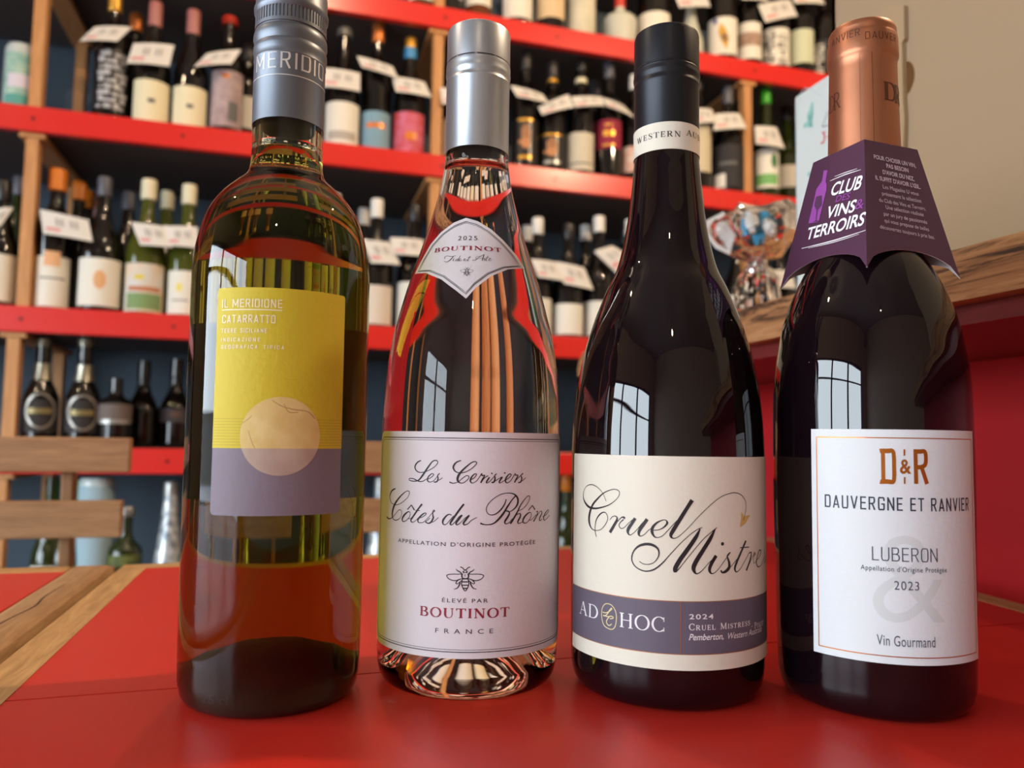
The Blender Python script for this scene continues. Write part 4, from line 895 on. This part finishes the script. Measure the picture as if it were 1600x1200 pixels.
LES = [[(230,75,8),(185,100,12),(155,150,14),(170,200,10),(220,225,7),(300,210,6),(390,160,6),(435,105,7),(420,75,8),(370,90,10),(310,170,16),(250,260,18),(200,320,12),(140,335,8),(85,320,7),(90,300,6),(140,305,7),(200,335,9),(250,335,7),(300,305,5)],
 [(300,315,5),(350,290,6),(385,255,7),(365,240,7),(320,280,12),(310,325,12),(340,345,6),(390,325,5),(440,260,5),(460,235,7)], [(460,235,6),(435,265,9),(440,300,12),(425,340,12),(385,345,8)], [(430,330,5),(470,310,5),(495,290,5)],
 [(725,75,8),(665,100,12),(630,150,16),(640,195,12),(680,225,8),(760,225,6),(850,180,6),(915,115,7),(900,90,8),(850,105,9),(760,180,14),(700,250,20),(680,310,20),(700,350,10),(750,355,6),(810,310,6),(820,275,6),(790,265,6),(740,300,6),(690,340,5),(630,360,7),(580,345,10)],
 [(840,320,5),(890,290,6),(915,250,7),(890,245,8),(850,290,13),(840,335,13),(865,358,6),(915,330,5),(960,270,5)], [(960,270,5),(980,240,8),(985,265,9),(1015,262,9),(990,310,13),(968,355,13)], [(975,340,4),(1020,290,5),(1060,265,6)],
 [(1075,285,12),(1040,340,12),(1042,357,6),(1080,335,5),(1165,240,6)], [(1165,240,7),(1140,265,8),(1145,300,13),(1130,345,13),(1100,350,9)], [(1140,335,5),(1220,285,5)], [(1235,280,13),(1200,335,13),(1202,357,7),(1230,345,5),(1275,315,5)],
 [(1275,320,5),(1320,290,6),(1345,255,7),(1320,245,8),(1280,295,13),(1275,340,12),(1300,355,6),(1340,325,5),(1385,250,5)], [(1395,235,8),(1395,258,8),(1428,262,8),(1405,310,12),(1385,352,12)], [(1390,340,4),(1440,285,5),(1490,240,6)], [(1490,235,7),(1465,265,8),(1475,300,12),(1460,345,12),(1430,350,8)], [(1465,340,5),(1500,315,5),(1525,290,5)]]
COT = [[(220,95,14),(160,130,20),(125,200,18),(120,270,12),(150,350,8),(220,385,8),(310,360,7),(420,270,7),(465,180,8),(450,140,8),(400,150,8),(310,230,18),(220,350,30),(175,460,32),(160,560,26),(175,630,12),(220,660,8),(290,630,7),(330,550,7),(315,480,7),(270,485,7),(210,560,7),(150,620,9),(100,632,14),(62,600,18)],
 [(480,545,8),(470,515,8),(440,510,12),(380,560,24),(340,630,24),(350,680,12),(400,670,8),(460,610,8),(482,550,8)], [(440,635,5),(500,620,5),(560,560,5)], [(430,470,14),(500,388,12)], [(500,388,12),(555,480,18)],
 [(690,370,22),(620,460,22),(540,580,22),(490,660,20),(520,695,10),(570,670,7),(640,600,7)], [(570,485,8),(650,487,8)], [(640,620,7),(700,600,8),(760,550,10),(740,530,10),(680,570,20),(620,640,22),(620,690,14),(660,705,8),(720,690,7),(800,610,6),(860,540,7),(905,505,8)],
 [(905,510,10),(912,490,10),(895,480,10),(880,510,12),(880,570,16),(885,620,22),(850,690,22),(800,715,16),(750,690,12),(765,678,8),(830,620,6)], [(850,695,7),(900,680,7),(980,610,7)],
 [(1210,570,10),(1170,555,12),(1120,580,18),(1060,660,26),(1060,725,16),(1110,735,8),(1180,660,8),(1250,580,8)], [(1430,370,24),(1350,470,24),(1260,600,24),(1190,710,24),(1210,742,12),(1260,700,7),(1340,600,7),(1390,565,8)],
 [(1395,565,22),(1340,640,22),(1290,710,22),(1310,742,12),(1370,700,7),(1450,620,7),(1520,570,8)], [(1520,570,22),(1470,640,24),(1420,710,22),(1440,742,14),(1500,720,8),(1560,660,7),(1660,610,7)]]
RHO = [[(635,285,10),(600,380,16),(530,480,18),(440,550,14),(360,565,10),(300,530,8),(280,450,8),(330,350,8),(430,260,8),(550,195,9),(680,175,10),(780,200,18),(835,270,26),(835,360,26),(790,440,18),(720,495,10),(660,508,8),(632,495,8),(655,485,8),(690,530,20),(660,600,26),(610,680,24),(620,722,12),(680,705,8),(740,630,7)],
 [(810,215,20),(740,290,14),(660,410,22),(580,540,28),(480,660,24),(390,725,16),(290,740,12),(220,730,16),(175,712,24)], [(830,500,7),(930,450,7),(1010,360,8),(1050,260,8),(1035,225,9),(990,250,9),(900,370,14),(820,530,22),(740,670,24),(705,722,22)],
 [(740,650,7),(820,560,8),(880,545,14),(880,600,22),(840,680,22),(850,718,12),(900,700,8),(930,680,7)], [(1078,560,8),(1070,530,8),(1040,522,12),(980,570,22),(930,650,24),(940,705,14),(1000,700,8),(1060,620,8),(1078,560,8)], [(1040,660,6),(1080,650,6),(1160,560,6)], [(1025,485,12),(1095,395,12)], [(1095,395,12),(1140,470,18)],
 [(1160,515,8),(1190,500,10),(1180,560,16),(1115,685,20)], [(1130,650,6),(1220,520,6),(1258,500,10),(1260,540,16),(1225,620,18),(1225,665,12),(1270,640,6)], [(1275,600,6),(1340,560,8),(1380,500,10),(1370,475,8),(1320,540,16),(1295,610,18),(1300,655,12),(1330,650,6),(1400,570,6)]]
obj('script_lettering', put(S2, [strokes(S2, LES, 630, 710, 8, 1.3), strokes(S2, COT, 600, 755, 11.43, 1.3), strokes(S2, RHO, 735, 755, 11.43, 1.25), disc(S2, 630+1105/8, 710+237/8, 1.3), disc(S2, 630+1265/8, 710+232/8, 1.3)], .0004), m_black_ink, lb2)
obj('lettering', put(S2, [text(S2, "APPELLATION D'ORIGINE PROTÉGÉE", 623, 835, 854, 848, bold=.012, space=1.25), text(S2, 'ÉLEVÉ PAR', 691, 762, 941.5, 935.5, bold=.006, space=1.3), text(S2, 'FRANCE', 680.5, 770, 990, 983, space=2.1, bold=.006)], .0004), mat('grey_print', (62, 62, 70), .55), lb2)
obj('name_lettering', put(S2, [text(S2, 'BOUTINOT', 657, 795, 965.6, 950.6, serif=True, weight=.2, thin=.075, space=1.2)], .0004), m_burg, lb2)
def bee_parts(surf, ox, oy, sc, k, cx=750):
    base = [[(625,250,18),(680,270,18),(730,325,22)], [(520,305,10),(570,350,22),(620,375,24),(670,430,28)], [(620,620,26),(605,700,30),(550,780,22),(470,805,10)], [(640,545,16),(560,590,24),(520,650,22),(550,672,18),(600,640,14),(650,590,14)], [(705,350,34),(712,395,30)],
            [(690,420,20),(662,470,26),(690,530,24),(745,545,24)], [(690,545,22),(660,620,22),(665,700,22),(700,790,22),(745,855,18)]]
    wing = [(670,440,16),(560,430,16),(400,430,18),(310,450,18),(295,480,18),(340,540,18),(420,580,20),(520,590,20),(600,560,16),(660,545,14)]
    mir = lambda st: [(2*cx-p[0], p[1], p[2]) for p in st]
    full = base+[mir(s) for s in base]+[[(720,330,26),(780,330,26)], [(690,545,30),(810,545,30)], [(665,622,26),(835,622,26)], [(668,706,24),(832,706,24)], [(695,785,26),(805,785,26)], [(745,430,10),(745,490,12)], [(700,400,14),(750,385,12),(800,400,14)]]
    return [strokes(surf, full, ox, oy, sc, k), strokes(surf, [wing, mir(wing)], ox, oy, sc, k, closed=True)]
obj('bee_emblem', put(S2, bee_parts(S2, 680, 870, 16, 1.0), .0004), m_black_ink, lb2)
r2 = rprof([(r, z) for z, r in body2]); N2 = Round(x2, y2, .025, r2)
dia = [(728.3,340.7),(746.7,346),(766.7,358.3),(786.7,376.7),(806.7,400),(818.5,419.5),(793,421),(766.7,431.7),(743,450),(728.3,466.7),(711.7,453.3),(690,436.7),(666.7,426.7),(649.3,428.3),(658,410),(673,383),(690,363),(710,348)]
D2 = [N2.hit(*p) for p in dia]; cxa = sum(p[0] for p in D2)/len(D2); cza = sum(p[1] for p in D2)/len(D2)
nl = obj('neck_label', put(N2, poly(D2), .0003), m_wp, b2)
obj('border', put(N2, join(*[ribbon([(cxa+(p[0]-cxa)*q, cza+(p[1]-cza)*q, w_) for p in D2], closed=True, n=1) for q, w_ in ((.90, .0003), (.865, .0002))]), .00045), mat('grey_print', (62, 62, 70), .55), nl)
FID = [[(460,548,6),(455,522,6),(490,503,6),(560,512,8),(625,497,6)], [(590,508,8),(545,560,12),(490,595,8),(445,585,6)], [(605,540,9),(582,575,9),(605,580,4)], [(660,550,6),(628,562,8),(625,583,6),(660,570,5)], [(697,500,8),(652,575,8),(675,582,4)], [(672,568,4),(702,550,5),(688,543,5),(675,575,8),(700,580,5),(722,560,4)],
 [(742,568,5),(775,553,5),(762,544,5),(747,570,8),(768,582,5),(795,558,4)], [(848,505,7),(802,575,8),(825,580,4)], [(800,525,4),(855,522,4)], [(885,562,7),(895,575,6),(935,560,6),(1000,510,6),(1062,480,7)], [(1060,485,10),(1030,575,11)], [(1010,512,5),(955,512,5),(930,540,5),(955,552,4)], [(985,545,4),(1055,540,4)],
 [(1055,548,5),(1075,545,6),(1058,578,8)], [(1065,560,3),(1090,545,5)], [(1122,500,7),(1085,575,8),(1105,578,4)], [(1080,528,4),(1130,525,4)], [(1130,565,5),(1165,548,5),(1150,540,5),(1132,572,8),(1160,578,4),(1178,565,4)]]
obj('lettering', put(N2, [text(N2, '2025', 716, 745.5, 375.6, 369, serif=False, space=1.35), strokes(N2, FID, 650, 350, 10, .8)]+bee_parts(N2, 650+79.5-750/46., 350+75-560/46.*1.0, 46., .9), .0005), mat('grey_print', (62, 62, 70), .55), nl)
obj('name_lettering', put(N2, [text(N2, 'BOUTINOT', 681, 782, 391.2, 384.6, serif=True, weight=.22, thin=.08, space=1.5)], .0005), m_burg, nl)
# ------------------------------------------------------------------ 3: black cap, cream label
x3, y3 = .1646, .3139
b3 = thing('wine_bottle', 'dark red wine bottle with black screw cap and cream label in flowing script', 'bottle', (x3, y3, T))
m_dark = mat('deep_plum_glass', (16, 7, 12), .015, spec=.55, ior=1.5)
body3 = [(9, 41.6), (12, 41.8), (30, 42.1), (57, 42.3), (89, 42.4), (97, 42.4), (105, 42.2), (112.5, 41.9), (120.2, 41.3), (127.9, 40.5), (135.4, 39.2), (143.3, 37.7), (151.1, 35.6), (158.8, 33.2), (166.8, 30.2), (174.8, 27.0), (184.1, 22.7), (195.1, 19.8), (206.2, 17.8), (217.1, 16.5), (228.2, 15.4), (236, 14.8), (290, 14.3)]
glass(b3, x3, y3, [(34, 0), (37, .4), (39.3, 2), (40.8, 5)], body3, 290, [(34, 0), (28, 6), (12, 22), (0, 26)], m_dark)
m_cap3 = mat('black_screw_cap', (40, 42, 48), .38, metal=.6)
capsule(b3, x3, y3, [(14.7, 238), (14.85, 238), (14.85, 268.6), (15.15, 269.4), (15.0, 270.4), (14.7, 271.2), (14.75, 272), (15.2, 273.2), (15.3, 274.2), (15.0, 275.4), (15.1, 276.4), (14.75, 277.0), (14.75, 277.3), (14.95, 277.6), (14.95, 292.8), (14.6, 294.2), (13.6, 294.9), (0, 295.1)], m_cap3)
for k in range(10):
    obj('slit', put(Round(x3, y3, .0149), rect(.0149*(k*.628+.2)-.0149*.05, .0149*(k*.628+.2)+.0149*.45, .27695, .2773), .00012), m_black_ink, b3.children[1])
m_cream = mat('cream_paper', (226, 224, 208), .6, bump=.25, bscale=420)
nb3 = obj('neck_band', lathe([(.01498, .2357), (.01508, .2357), (.01508, .2482), (.01498, .2482)], x3, y3, T, 96), m_cream, b3, True)
SB3 = Round(x3, y3, .01508)
obj('lettering', put(SB3, [text(SB3, 'WESTERN', 996, 1063.3, 214.8, 206, serif=True, weight=.17, thin=.07, space=1.5), text(SB3, 'AUST', 1072, 1094.3, 214.8, 206, serif=True, weight=.17, thin=.07, space=1.5)], .0001), m_black_ink, nb3)
S3 = Round(x3, y3, .0423)
lb3 = obj('label', put(S3, rrect(-.0505, .085, .0174, .1002, .001), .0003), m_cream, b3)
m_band3 = mat('slate_print', (98, 92, 108), .6, bump=.25, bscale=420)
obj('slate_band', put(S3, rect(-.0505, .085, .0237, .0437), .00036), m_band3, lb3)
zd = S3.hit(1063.5, 980)[0]
obj('gold_lines', put(S3, join(rect(-.0505, .085, .02345, .02375), rect(-.0505, .085, .04365, .04395), rect(zd-.00018, zd+.00018, .0237, .0437)), .00042), mat('copper_line', (176, 116, 70), .4, metal=.5), lb3)
CRU = [[(480,430,6),(435,320,6),(380,245,7),(310,190,9),(240,172,10),(170,205,8),(130,290,8),(128,380,14),(160,460,28),(215,520,30),(300,543,24),(400,530,18),(520,490,12),(620,420,8),(680,340,8),(680,275,9),(620,245,9),(540,258,10),(440,305,14),(340,400,24),(270,490,32),(230,600,36),(215,700,38),(225,790,30),(260,860,14),(320,888,8),(400,870,8),(470,790,8),(505,700,8),(480,620,9),(430,605,14),(370,650,18),(325,730,14),(308,840,9),(312,920,8),(328,985,8)],
 [(540,720,7),(575,675,8),(620,662,9),(650,690,20),(640,740,34),(600,810,38),(560,880,40),(537,918,42)], [(600,840,8),(640,770,8),(700,700,10),(735,680,18),(760,688,28),(755,705,24)], [(750,715,16),(700,760,10),(680,810,10),(710,855,9),(760,840,8),(820,780,8),(900,710,8)],
 [(930,695,40),(890,760,40),(830,850,44),(815,910,34),(845,958,12),(900,930,8),(960,870,8),(1050,760,8),(1110,715,8)], [(1115,710,44),(1060,790,44),(1000,880,42),(985,940,32),(1010,975,12),(1070,950,8),(1140,880,8),(1190,850,8)],
 [(1215,885,8),(1300,875,10),(1380,830,18),(1425,770,26),(1400,725,10),(1340,730,12),(1260,770,24),(1200,840,36),(1190,910,36),(1220,975,22),(1270,998,10),(1350,970,8),(1440,880,8),(1540,770,8),(1620,690,8)]]
MIS = [[(735,155,40),(680,240,36),(600,370,38),(520,500,38),(495,555,30),(520,588,10),(580,570,6),(680,480,5),(800,350,5),(920,230,5),(1040,130,5),(1140,85,6),(1220,72,7),(1290,100,7),(1335,170,6),(1340,260,5),(1320,350,5),(1310,385,5)],
 [(140,850,6),(190,880,6),(260,882,7),(320,850,8),(360,780,12),(350,710,18),(290,665,26),(210,655,26),(130,680,20),(75,740,14),(55,820,12),(80,890,10),(140,940,10),(220,962,12),(310,940,14),(400,870,12),(480,780,8),(600,650,6),(720,540,6),(800,485,6),(850,465,6)],
 [(825,480,10),(780,570,36),(700,690,42),(600,830,44),(545,930,44),(545,975,26)], [(545,972,20),(590,930,8),(700,790,6),(850,610,6),(960,510,6),(1015,465,6)], [(995,480,12),(940,590,38),(860,720,42),(780,850,46),(750,930,42),(780,990,14),(840,960,7),(930,860,6),(1000,795,6)],
 [(1005,785,34),(950,880,36),(930,950,30),(960,990,10),(1020,950,6),(1100,840,6),(1165,750,6)], [(1165,745,8),(1130,790,14),(1150,860,26),(1150,920,34),(1110,965,30),(1070,975,16),(1060,950,18)], [(1120,965,6),(1180,900,6),(1250,810,6)],
 [(1340,615,22),(1300,710,24),(1240,850,26),(1215,930,24),(1235,970,10),(1280,930,6),(1330,840,6),(1370,765,6)], [(1275,695,9),(1375,688,9)], [(1370,760,8),(1400,750,12),(1390,820,18),(1345,955,22)], [(1355,930,5),(1410,810,5),(1442,745,12)], [(1450,760,10),(1425,810,6),(1430,870,5),(1460,840,5)],
 [(1455,840,5),(1490,800,8),(1510,730,10),(1485,735,10),(1458,850,14),(1475,910,10),(1510,890,5),(1545,800,5)], [(1555,680,6),(1550,760,9),(1558,830,9),(1545,870,7)]]
obj('script_lettering', put(S3, [strokes(S3, CRU, 900, 740, 10, 1.15), strokes(S3, MIS, 980, 760, 7.2727, 1.12), disc(S3, 980+1076/7.2727, 760+652/7.2727, 2.9)], .0004), m_black_ink, lb3)
obj('arrow_tip', put(S3, poly([S3.hit(980+x/7.2727, 760+y/7.2727) for x, y in [(1290,285),(1318,340),(1385,325),(1340,410),(1275,465),(1284,370)]]), .0004), mat('ochre_gold', (206, 170, 84), .45, metal=.3), lb3)
obj('lettering', put(S3, [text(S3, 'AD', 907, 935.5, 963.5, 942.5, serif=True, weight=.14, thin=.05), text(S3, 'HOC', 969, 1038, 984, 961, serif=True, weight=.14, thin=.05, space=.7),
    text(S3, '2024', 1076.5, 1114, 967, 959.5, bold=.012, space=1.2), text(S3, 'Cruel Mistress', 1076, 1170.5, 983, 973.2, serif=True, weight=.16, thin=.08, space=1.1), text(S3, '·', 1172.5, 1174.5, 980, 976, serif=True), text(S3, 'Pinot', 1177.5, 1191, 979.6, 970, serif=True, weight=.16, thin=.08, space=1.1),
    text(S3, 'Pemberton,', 1076, 1129.5, 999.6, 990, shear=.25, bold=.01), text(S3, 'Western Australia', 1134.5, 1188, 994.6, 985, shear=.25)], .00045), m_wh_ink, lb3)
oval = [(590,430,11),(660,450,11),(720,530,11),(740,640,11),(725,770,11),(680,828,11),(610,815,11),(545,760,11),(515,650,11),(515,530,11),(545,455,11)]
inn = [[(525,560,12),(575,572,12),(630,550,12),(668,515,12),(662,500,12),(635,530,12),(600,590,14),(560,620,13),(535,612,12)], [(545,610,12),(600,632,13),(660,625,13),(690,640,12),(685,658,12),(640,665,12)], [(630,640,12),(595,680,14),(588,725,14),(615,765,13),(645,765,12),(665,745,12)]]
obj('monogram', put(S3, [strokes(S3, [oval], 890, 900, 10, closed=True), strokes(S3, inn, 890, 900, 10)], .00045), mat('pale_gold_print', (226, 214, 158), .5), lb3)
# ------------------------------------------------------------------ 4: copper capsule, white label, purple collar
x4, y4 = .2440, .2784
b4 = thing('wine_bottle', 'near black burgundy bottle with copper foil capsule and square white label', 'bottle', (x4, y4, T))
body4 = [(9, 38.4), (19.6, 38.7), (53, 39.2), (93.6, 39.7), (111.4, 39.6), (122, 39.5), (129.4, 39.3), (138.6, 38.6), (147.6, 37.2), (156.9, 35.5), (166, 32.7), (175.4, 29.0), (180.3, 26.6), (190, 21.6), (200, 19.2), (212, 16.8), (225, 15.2), (236, 14.7), (285, 13.4)]
glass(b4, x4, y4, [(31, 0), (34, .4), (36.2, 2), (37.6, 5)], body4, 285, [(31, 0), (25, 6), (12, 22), (0, 26)], m_dark)
m_cop = mat('copper_foil', (176, 116, 86), .4, metal=.85, bump=.35, bscale=90)
capsule(b4, x4, y4, [(15.9, 222), (15.6, 224), (15.05, 234), (14.85, 241), (14.6, 252), (14.35, 262), (14.1, 272), (14.1, 275.4), (14.5, 276.6), (14.85, 277.6), (14.9, 279), (14.65, 286.4), (14.35, 287.4), (14.1, 288.2), (14.25, 289.4), (14.1, 290.8), (13.4, 292.2), (12, 292.9), (0, 293)], m_cop)
cop = b4.children[1]
SC4 = Round(x4, y4, .0148, rprof([(14.9, 241), (14.6, 252), (14.35, 262), (14.1, 275.4), (14.85, 277.6), (14.9, 279), (14.65, 286.4)]))
m_cink = mat('brown_foil_ink', (84, 44, 30), .5, metal=.3)
obj('lettering', put(SC4, [text(SC4, 'ANVIER', 1300.5, 1343.5, 61.5, 50.5, sans=.08, space=1.4), text(SC4, 'DAUVER', 1352, 1399.5, 60, 48.5, sans=.08, space=1.4)], .00015), m_cink, cop)
obj('monogram', put(SC4, [text(SC4, 'DR', 1296.5, 1314, 172, 146, serif=True, weight=.12, thin=.05, space=-1.2), text(SC4, 'DR', 1382, 1405.5, 158, 130, serif=True, weight=.2, thin=.05, space=-1.2)], .00015), m_cink, cop)
a_ = SC4.hit(1364, 150)[0]; a_2 = SC4.hit(1344, 150)[0]
obj('foil_seam', put(SC4, join(rect(a_-.0001, a_+.0001, .235, .276), rect(a_2-.00006, a_2+.00006, .235, .276)), .00012), m_cink, cop)
S4 = Round(x4, y4, .0397)
m_lp = mat('blue_white_paper', (214, 222, 226), .6, bump=.3, bscale=380)
lb4 = obj('label', put(S4, rect(-.0224, .0482, .0233, .112), .0003), m_lp, b4)
z0_ = S4.hit(1400, 1027)[1]; z1_ = S4.hit(1400, 683.5)[1]
obj('border', put(S4, frame(-.0202, .0462, z0_, z1_, .0004), .00036), m_copper, lb4)
obj('watermark', put(S4, [text(S4, '&', 1364, 1476, 974, 832, bold=-.01)], .00033), mat('pale_watermark', (202, 210, 212), .6), lb4)
obj('lettering', put(S4, [text(S4, 'DAUVERGNE ET RANVIER', 1289.5, 1512, 798, 777.3, sans=.115, space=1.15)], .0004), mat('navy_print', (36, 48, 66), .5), lb4)
obj('small_lettering', put(S4, [text(S4, 'LUBERON', 1362.5, 1464, 877.6, 856, sans=.075, space=.9), text(S4, "Appellation d'Origine Protégée", 1345, 1478, 893.6, 886, space=1.12, bold=.006), text(S4, '2023', 1397, 1435.5, 922, 908.4, space=1.15), text(S4, 'Vin Gourmand', 1370, 1460.5, 1010.4, 994, space=1.05)], .0004), mat('slate_blue_print', (66, 76, 92), .5), lb4)
GD = [text(S4, 'D', 1377, 1400, 756, 701, sans=.13), text(S4, 'R', 1427.5, 1450, 756, 702, sans=.13), text(S4, '&', 1405.5, 1423, 739.5, 718, bold=.02)]
q = S4.hit
GD += [poly([q(1374, 756), q(1382, 756), q(1382, 750.5), q(1375.5, 749)]), poly([q(1373.5, 701), q(1382, 701), q(1382, 706.5), q(1375, 708)]), poly([q(1411, 702), q(1413.6, 702), q(1413.6, 712), q(1411, 712)]), poly([q(1411.6, 745.5), q(1414, 745.5), q(1414, 756), q(1411.6, 756)])]
obj('monogram', put(S4, GD, .00045), m_copper, lb4)
# purple neck collar: four folded card faces
m_pur = mat('purple_card', (76, 42, 68), .45, bump=.05, bscale=500); m_cwh = mat('white_card_back', (214, 208, 206), .7)
col = thing('neck_collar', 'folded purple card collar advertising a wine club, round the neck of the copper topped bottle', 'tag', (x4, y4, T+.20))
RT_, RB_ = .0212, .0362
zt_ = (Round(x4, y4, RT_).hit(1355, 217)[1]); zb_ = Round(x4, y4, RB_).hit(1364, 417)[1]
th4 = math.atan2(-x4, y4)
def cpt(k, R, z):
    th = th4+k*math.pi/2+.01; return Vector((x4+R*math.sin(th), y4-R*math.cos(th), T+z))
m_vio = mat('violet_print', (150, 72, 160), .5); m_dvio = mat('dark_purple_print', (84, 48, 84), .5)
zts = [zt_-.001, zt_-.0005, zt_, zt_-.0005]
print('collar z', zt_, zb_)
for k, nm in ((-1, 'left'), (0, 'right'), (1, 'back'), (2, 'back')):
    A0, A1 = cpt(k, RT_, zt_), cpt(k+1, RT_, zt_); B0, B1 = cpt(k, RB_, zb_), cpt(k+1, RB_, zb_)
    nrm = (A1-A0).cross(B0-A0).normalized(); 
    if nrm.dot((A0+A1)/2-Vector((x4, y4, A0.z))) < 0: nrm = -nrm
    n = 14; V = []; F = []
    for off in (0, -.0004):
        for i in range(n+1):
            u = i/n; t_ = A0.lerp(A1, u); bt_ = B0.lerp(B1, u); lift = .17*math.sqrt(1-(2*u-1)**2)
            for v in (0, .5, 1):
                q_ = t_.lerp(t_.lerp(bt_, 1-lift), v)
                V.append(q_+nrm*off)
    m3 = 3*(n+1)
    for i in range(n):
        for v in (0, 1): a = 3*i+v; F.append((a, a+1, a+4, a+3))
    Fb = [tuple(m3+j for j in f[::-1]) for f in F]
    rim = [(3*i+2, m3+3*i+2, m3+3*i+5, 3*i+5) for i in range(n)]+[(3*i, 3*i+3, m3+3*i+3, m3+3*i) for i in range(n)]
    fo = obj('card_face', (V, F), m_pur, col); obj('card_lining', (V, Fb+rim), m_cwh, col)
    if nm == 'back': continue
    SF = Flat(A0, A1-A0, A0-B0)
    if SF.N.dot(nrm) < 0: SF.N = -SF.N
    if nm == 'left':
        G = [text(SF, 'CLUB', 1297.3, 1344.5, 306.6, 282.5, 294.8, bold=.02, shear=.14), text(SF, 'VINS', 1290, 1335, 342, 319.8, 331, bold=.02, shear=.14), text(SF, 'TERROIRS', 1259.5, 1349.5, 375.3, 346, 351.5, bold=.02, shear=.14),
             strokes(SF, [[(890,262,4),(1160,150,14),(1440,62,4)], [(970,185,3),(1170,110,10),(1370,45,3)]], 1220, 260, 11.43), strokes(SF, [[(160,905,2),(400,845,7),(640,768,2)], [(210,902,1),(400,858,4),(590,798,1)]], 1220, 200, 4.8)]
        obj('lettering', put(SF, G, .0003), m_wh_ink, fo)
        obj('violet_lettering', put(SF, [text(SF, 'DES', 1305.8, 1327.5, 316.3, 304.5, 311, shear=.14), text(SF, '&', 1336, 1349, 327.8, 312.5, 325.4)], .0003), m_vio, fo)
        c_ = lambda L: poly([SF.hit(1220+x/11.43, 260+y/11.43) for x, y in L])
        obj('bottle_print', put(SF, c_([(770,75),(840,70),(805,270),(825,330),(820,420),(690,960),(660,1000),(500,1020),(610,560),(640,410),(740,270),(765,130)]), .0002), m_vio, fo)
        obj('glass_print', put(SF, c_([(640,545),(740,518),(745,690),(666,790),(650,960),(685,985),(580,1000),(630,965),(645,790),(605,700)]), .0003), m_dvio, fo)
    else:
        rows = [('POUR CHOISIR UN VIN,', 1365, 248.2, 1430.4, 262.5, 6, .02), ('PAS BESOIN', 1384.6, 262.5, 1419, 270, 6, .02), ("D'AVOIR DU NEZ,", 1378.8, 272, 1428, 283.3, 6, .02), ("IL SUFFIT D'AVOIR L'ŒIL.", 1367.5, 280.8, 1437.7, 295.8, 6, .02),
                ('Les Magasins U vous', 1379, 294.8, 1434.6, 306.4, 5.6, 0), ('présentent la sélection', 1377.7, 305.2, 1438.8, 317.5, 5.6, 0), ('du Club des Vins et Terroirs.', 1373, 315.2, 1446, 329.8, 5.6, 0), ('Une sélection réalisée', 1383.5, 326.7, 1442.5, 338.7, 5.6, 0),
                ('par un jury de passionnés', 1380.4, 336.9, 1448, 350.6, 5.6, 0), ('qui vous propose de belles', 1381.5, 347.5, 1451, 361.7, 5.6, 0), ('découvertes toujours à prix bas.', 1374.6, 357.3, 1459.6, 374.2, 5.6, 0)]
        obj('lettering', put(SF, [text(SF, s, xl, xr, yl, (yl+yr)/2-h, yr, bold=bd) for s, xl, yl, xr, yr, h, bd in rows], .0003), mat('pale_mauve_print', (206, 190, 206), .5), fo)
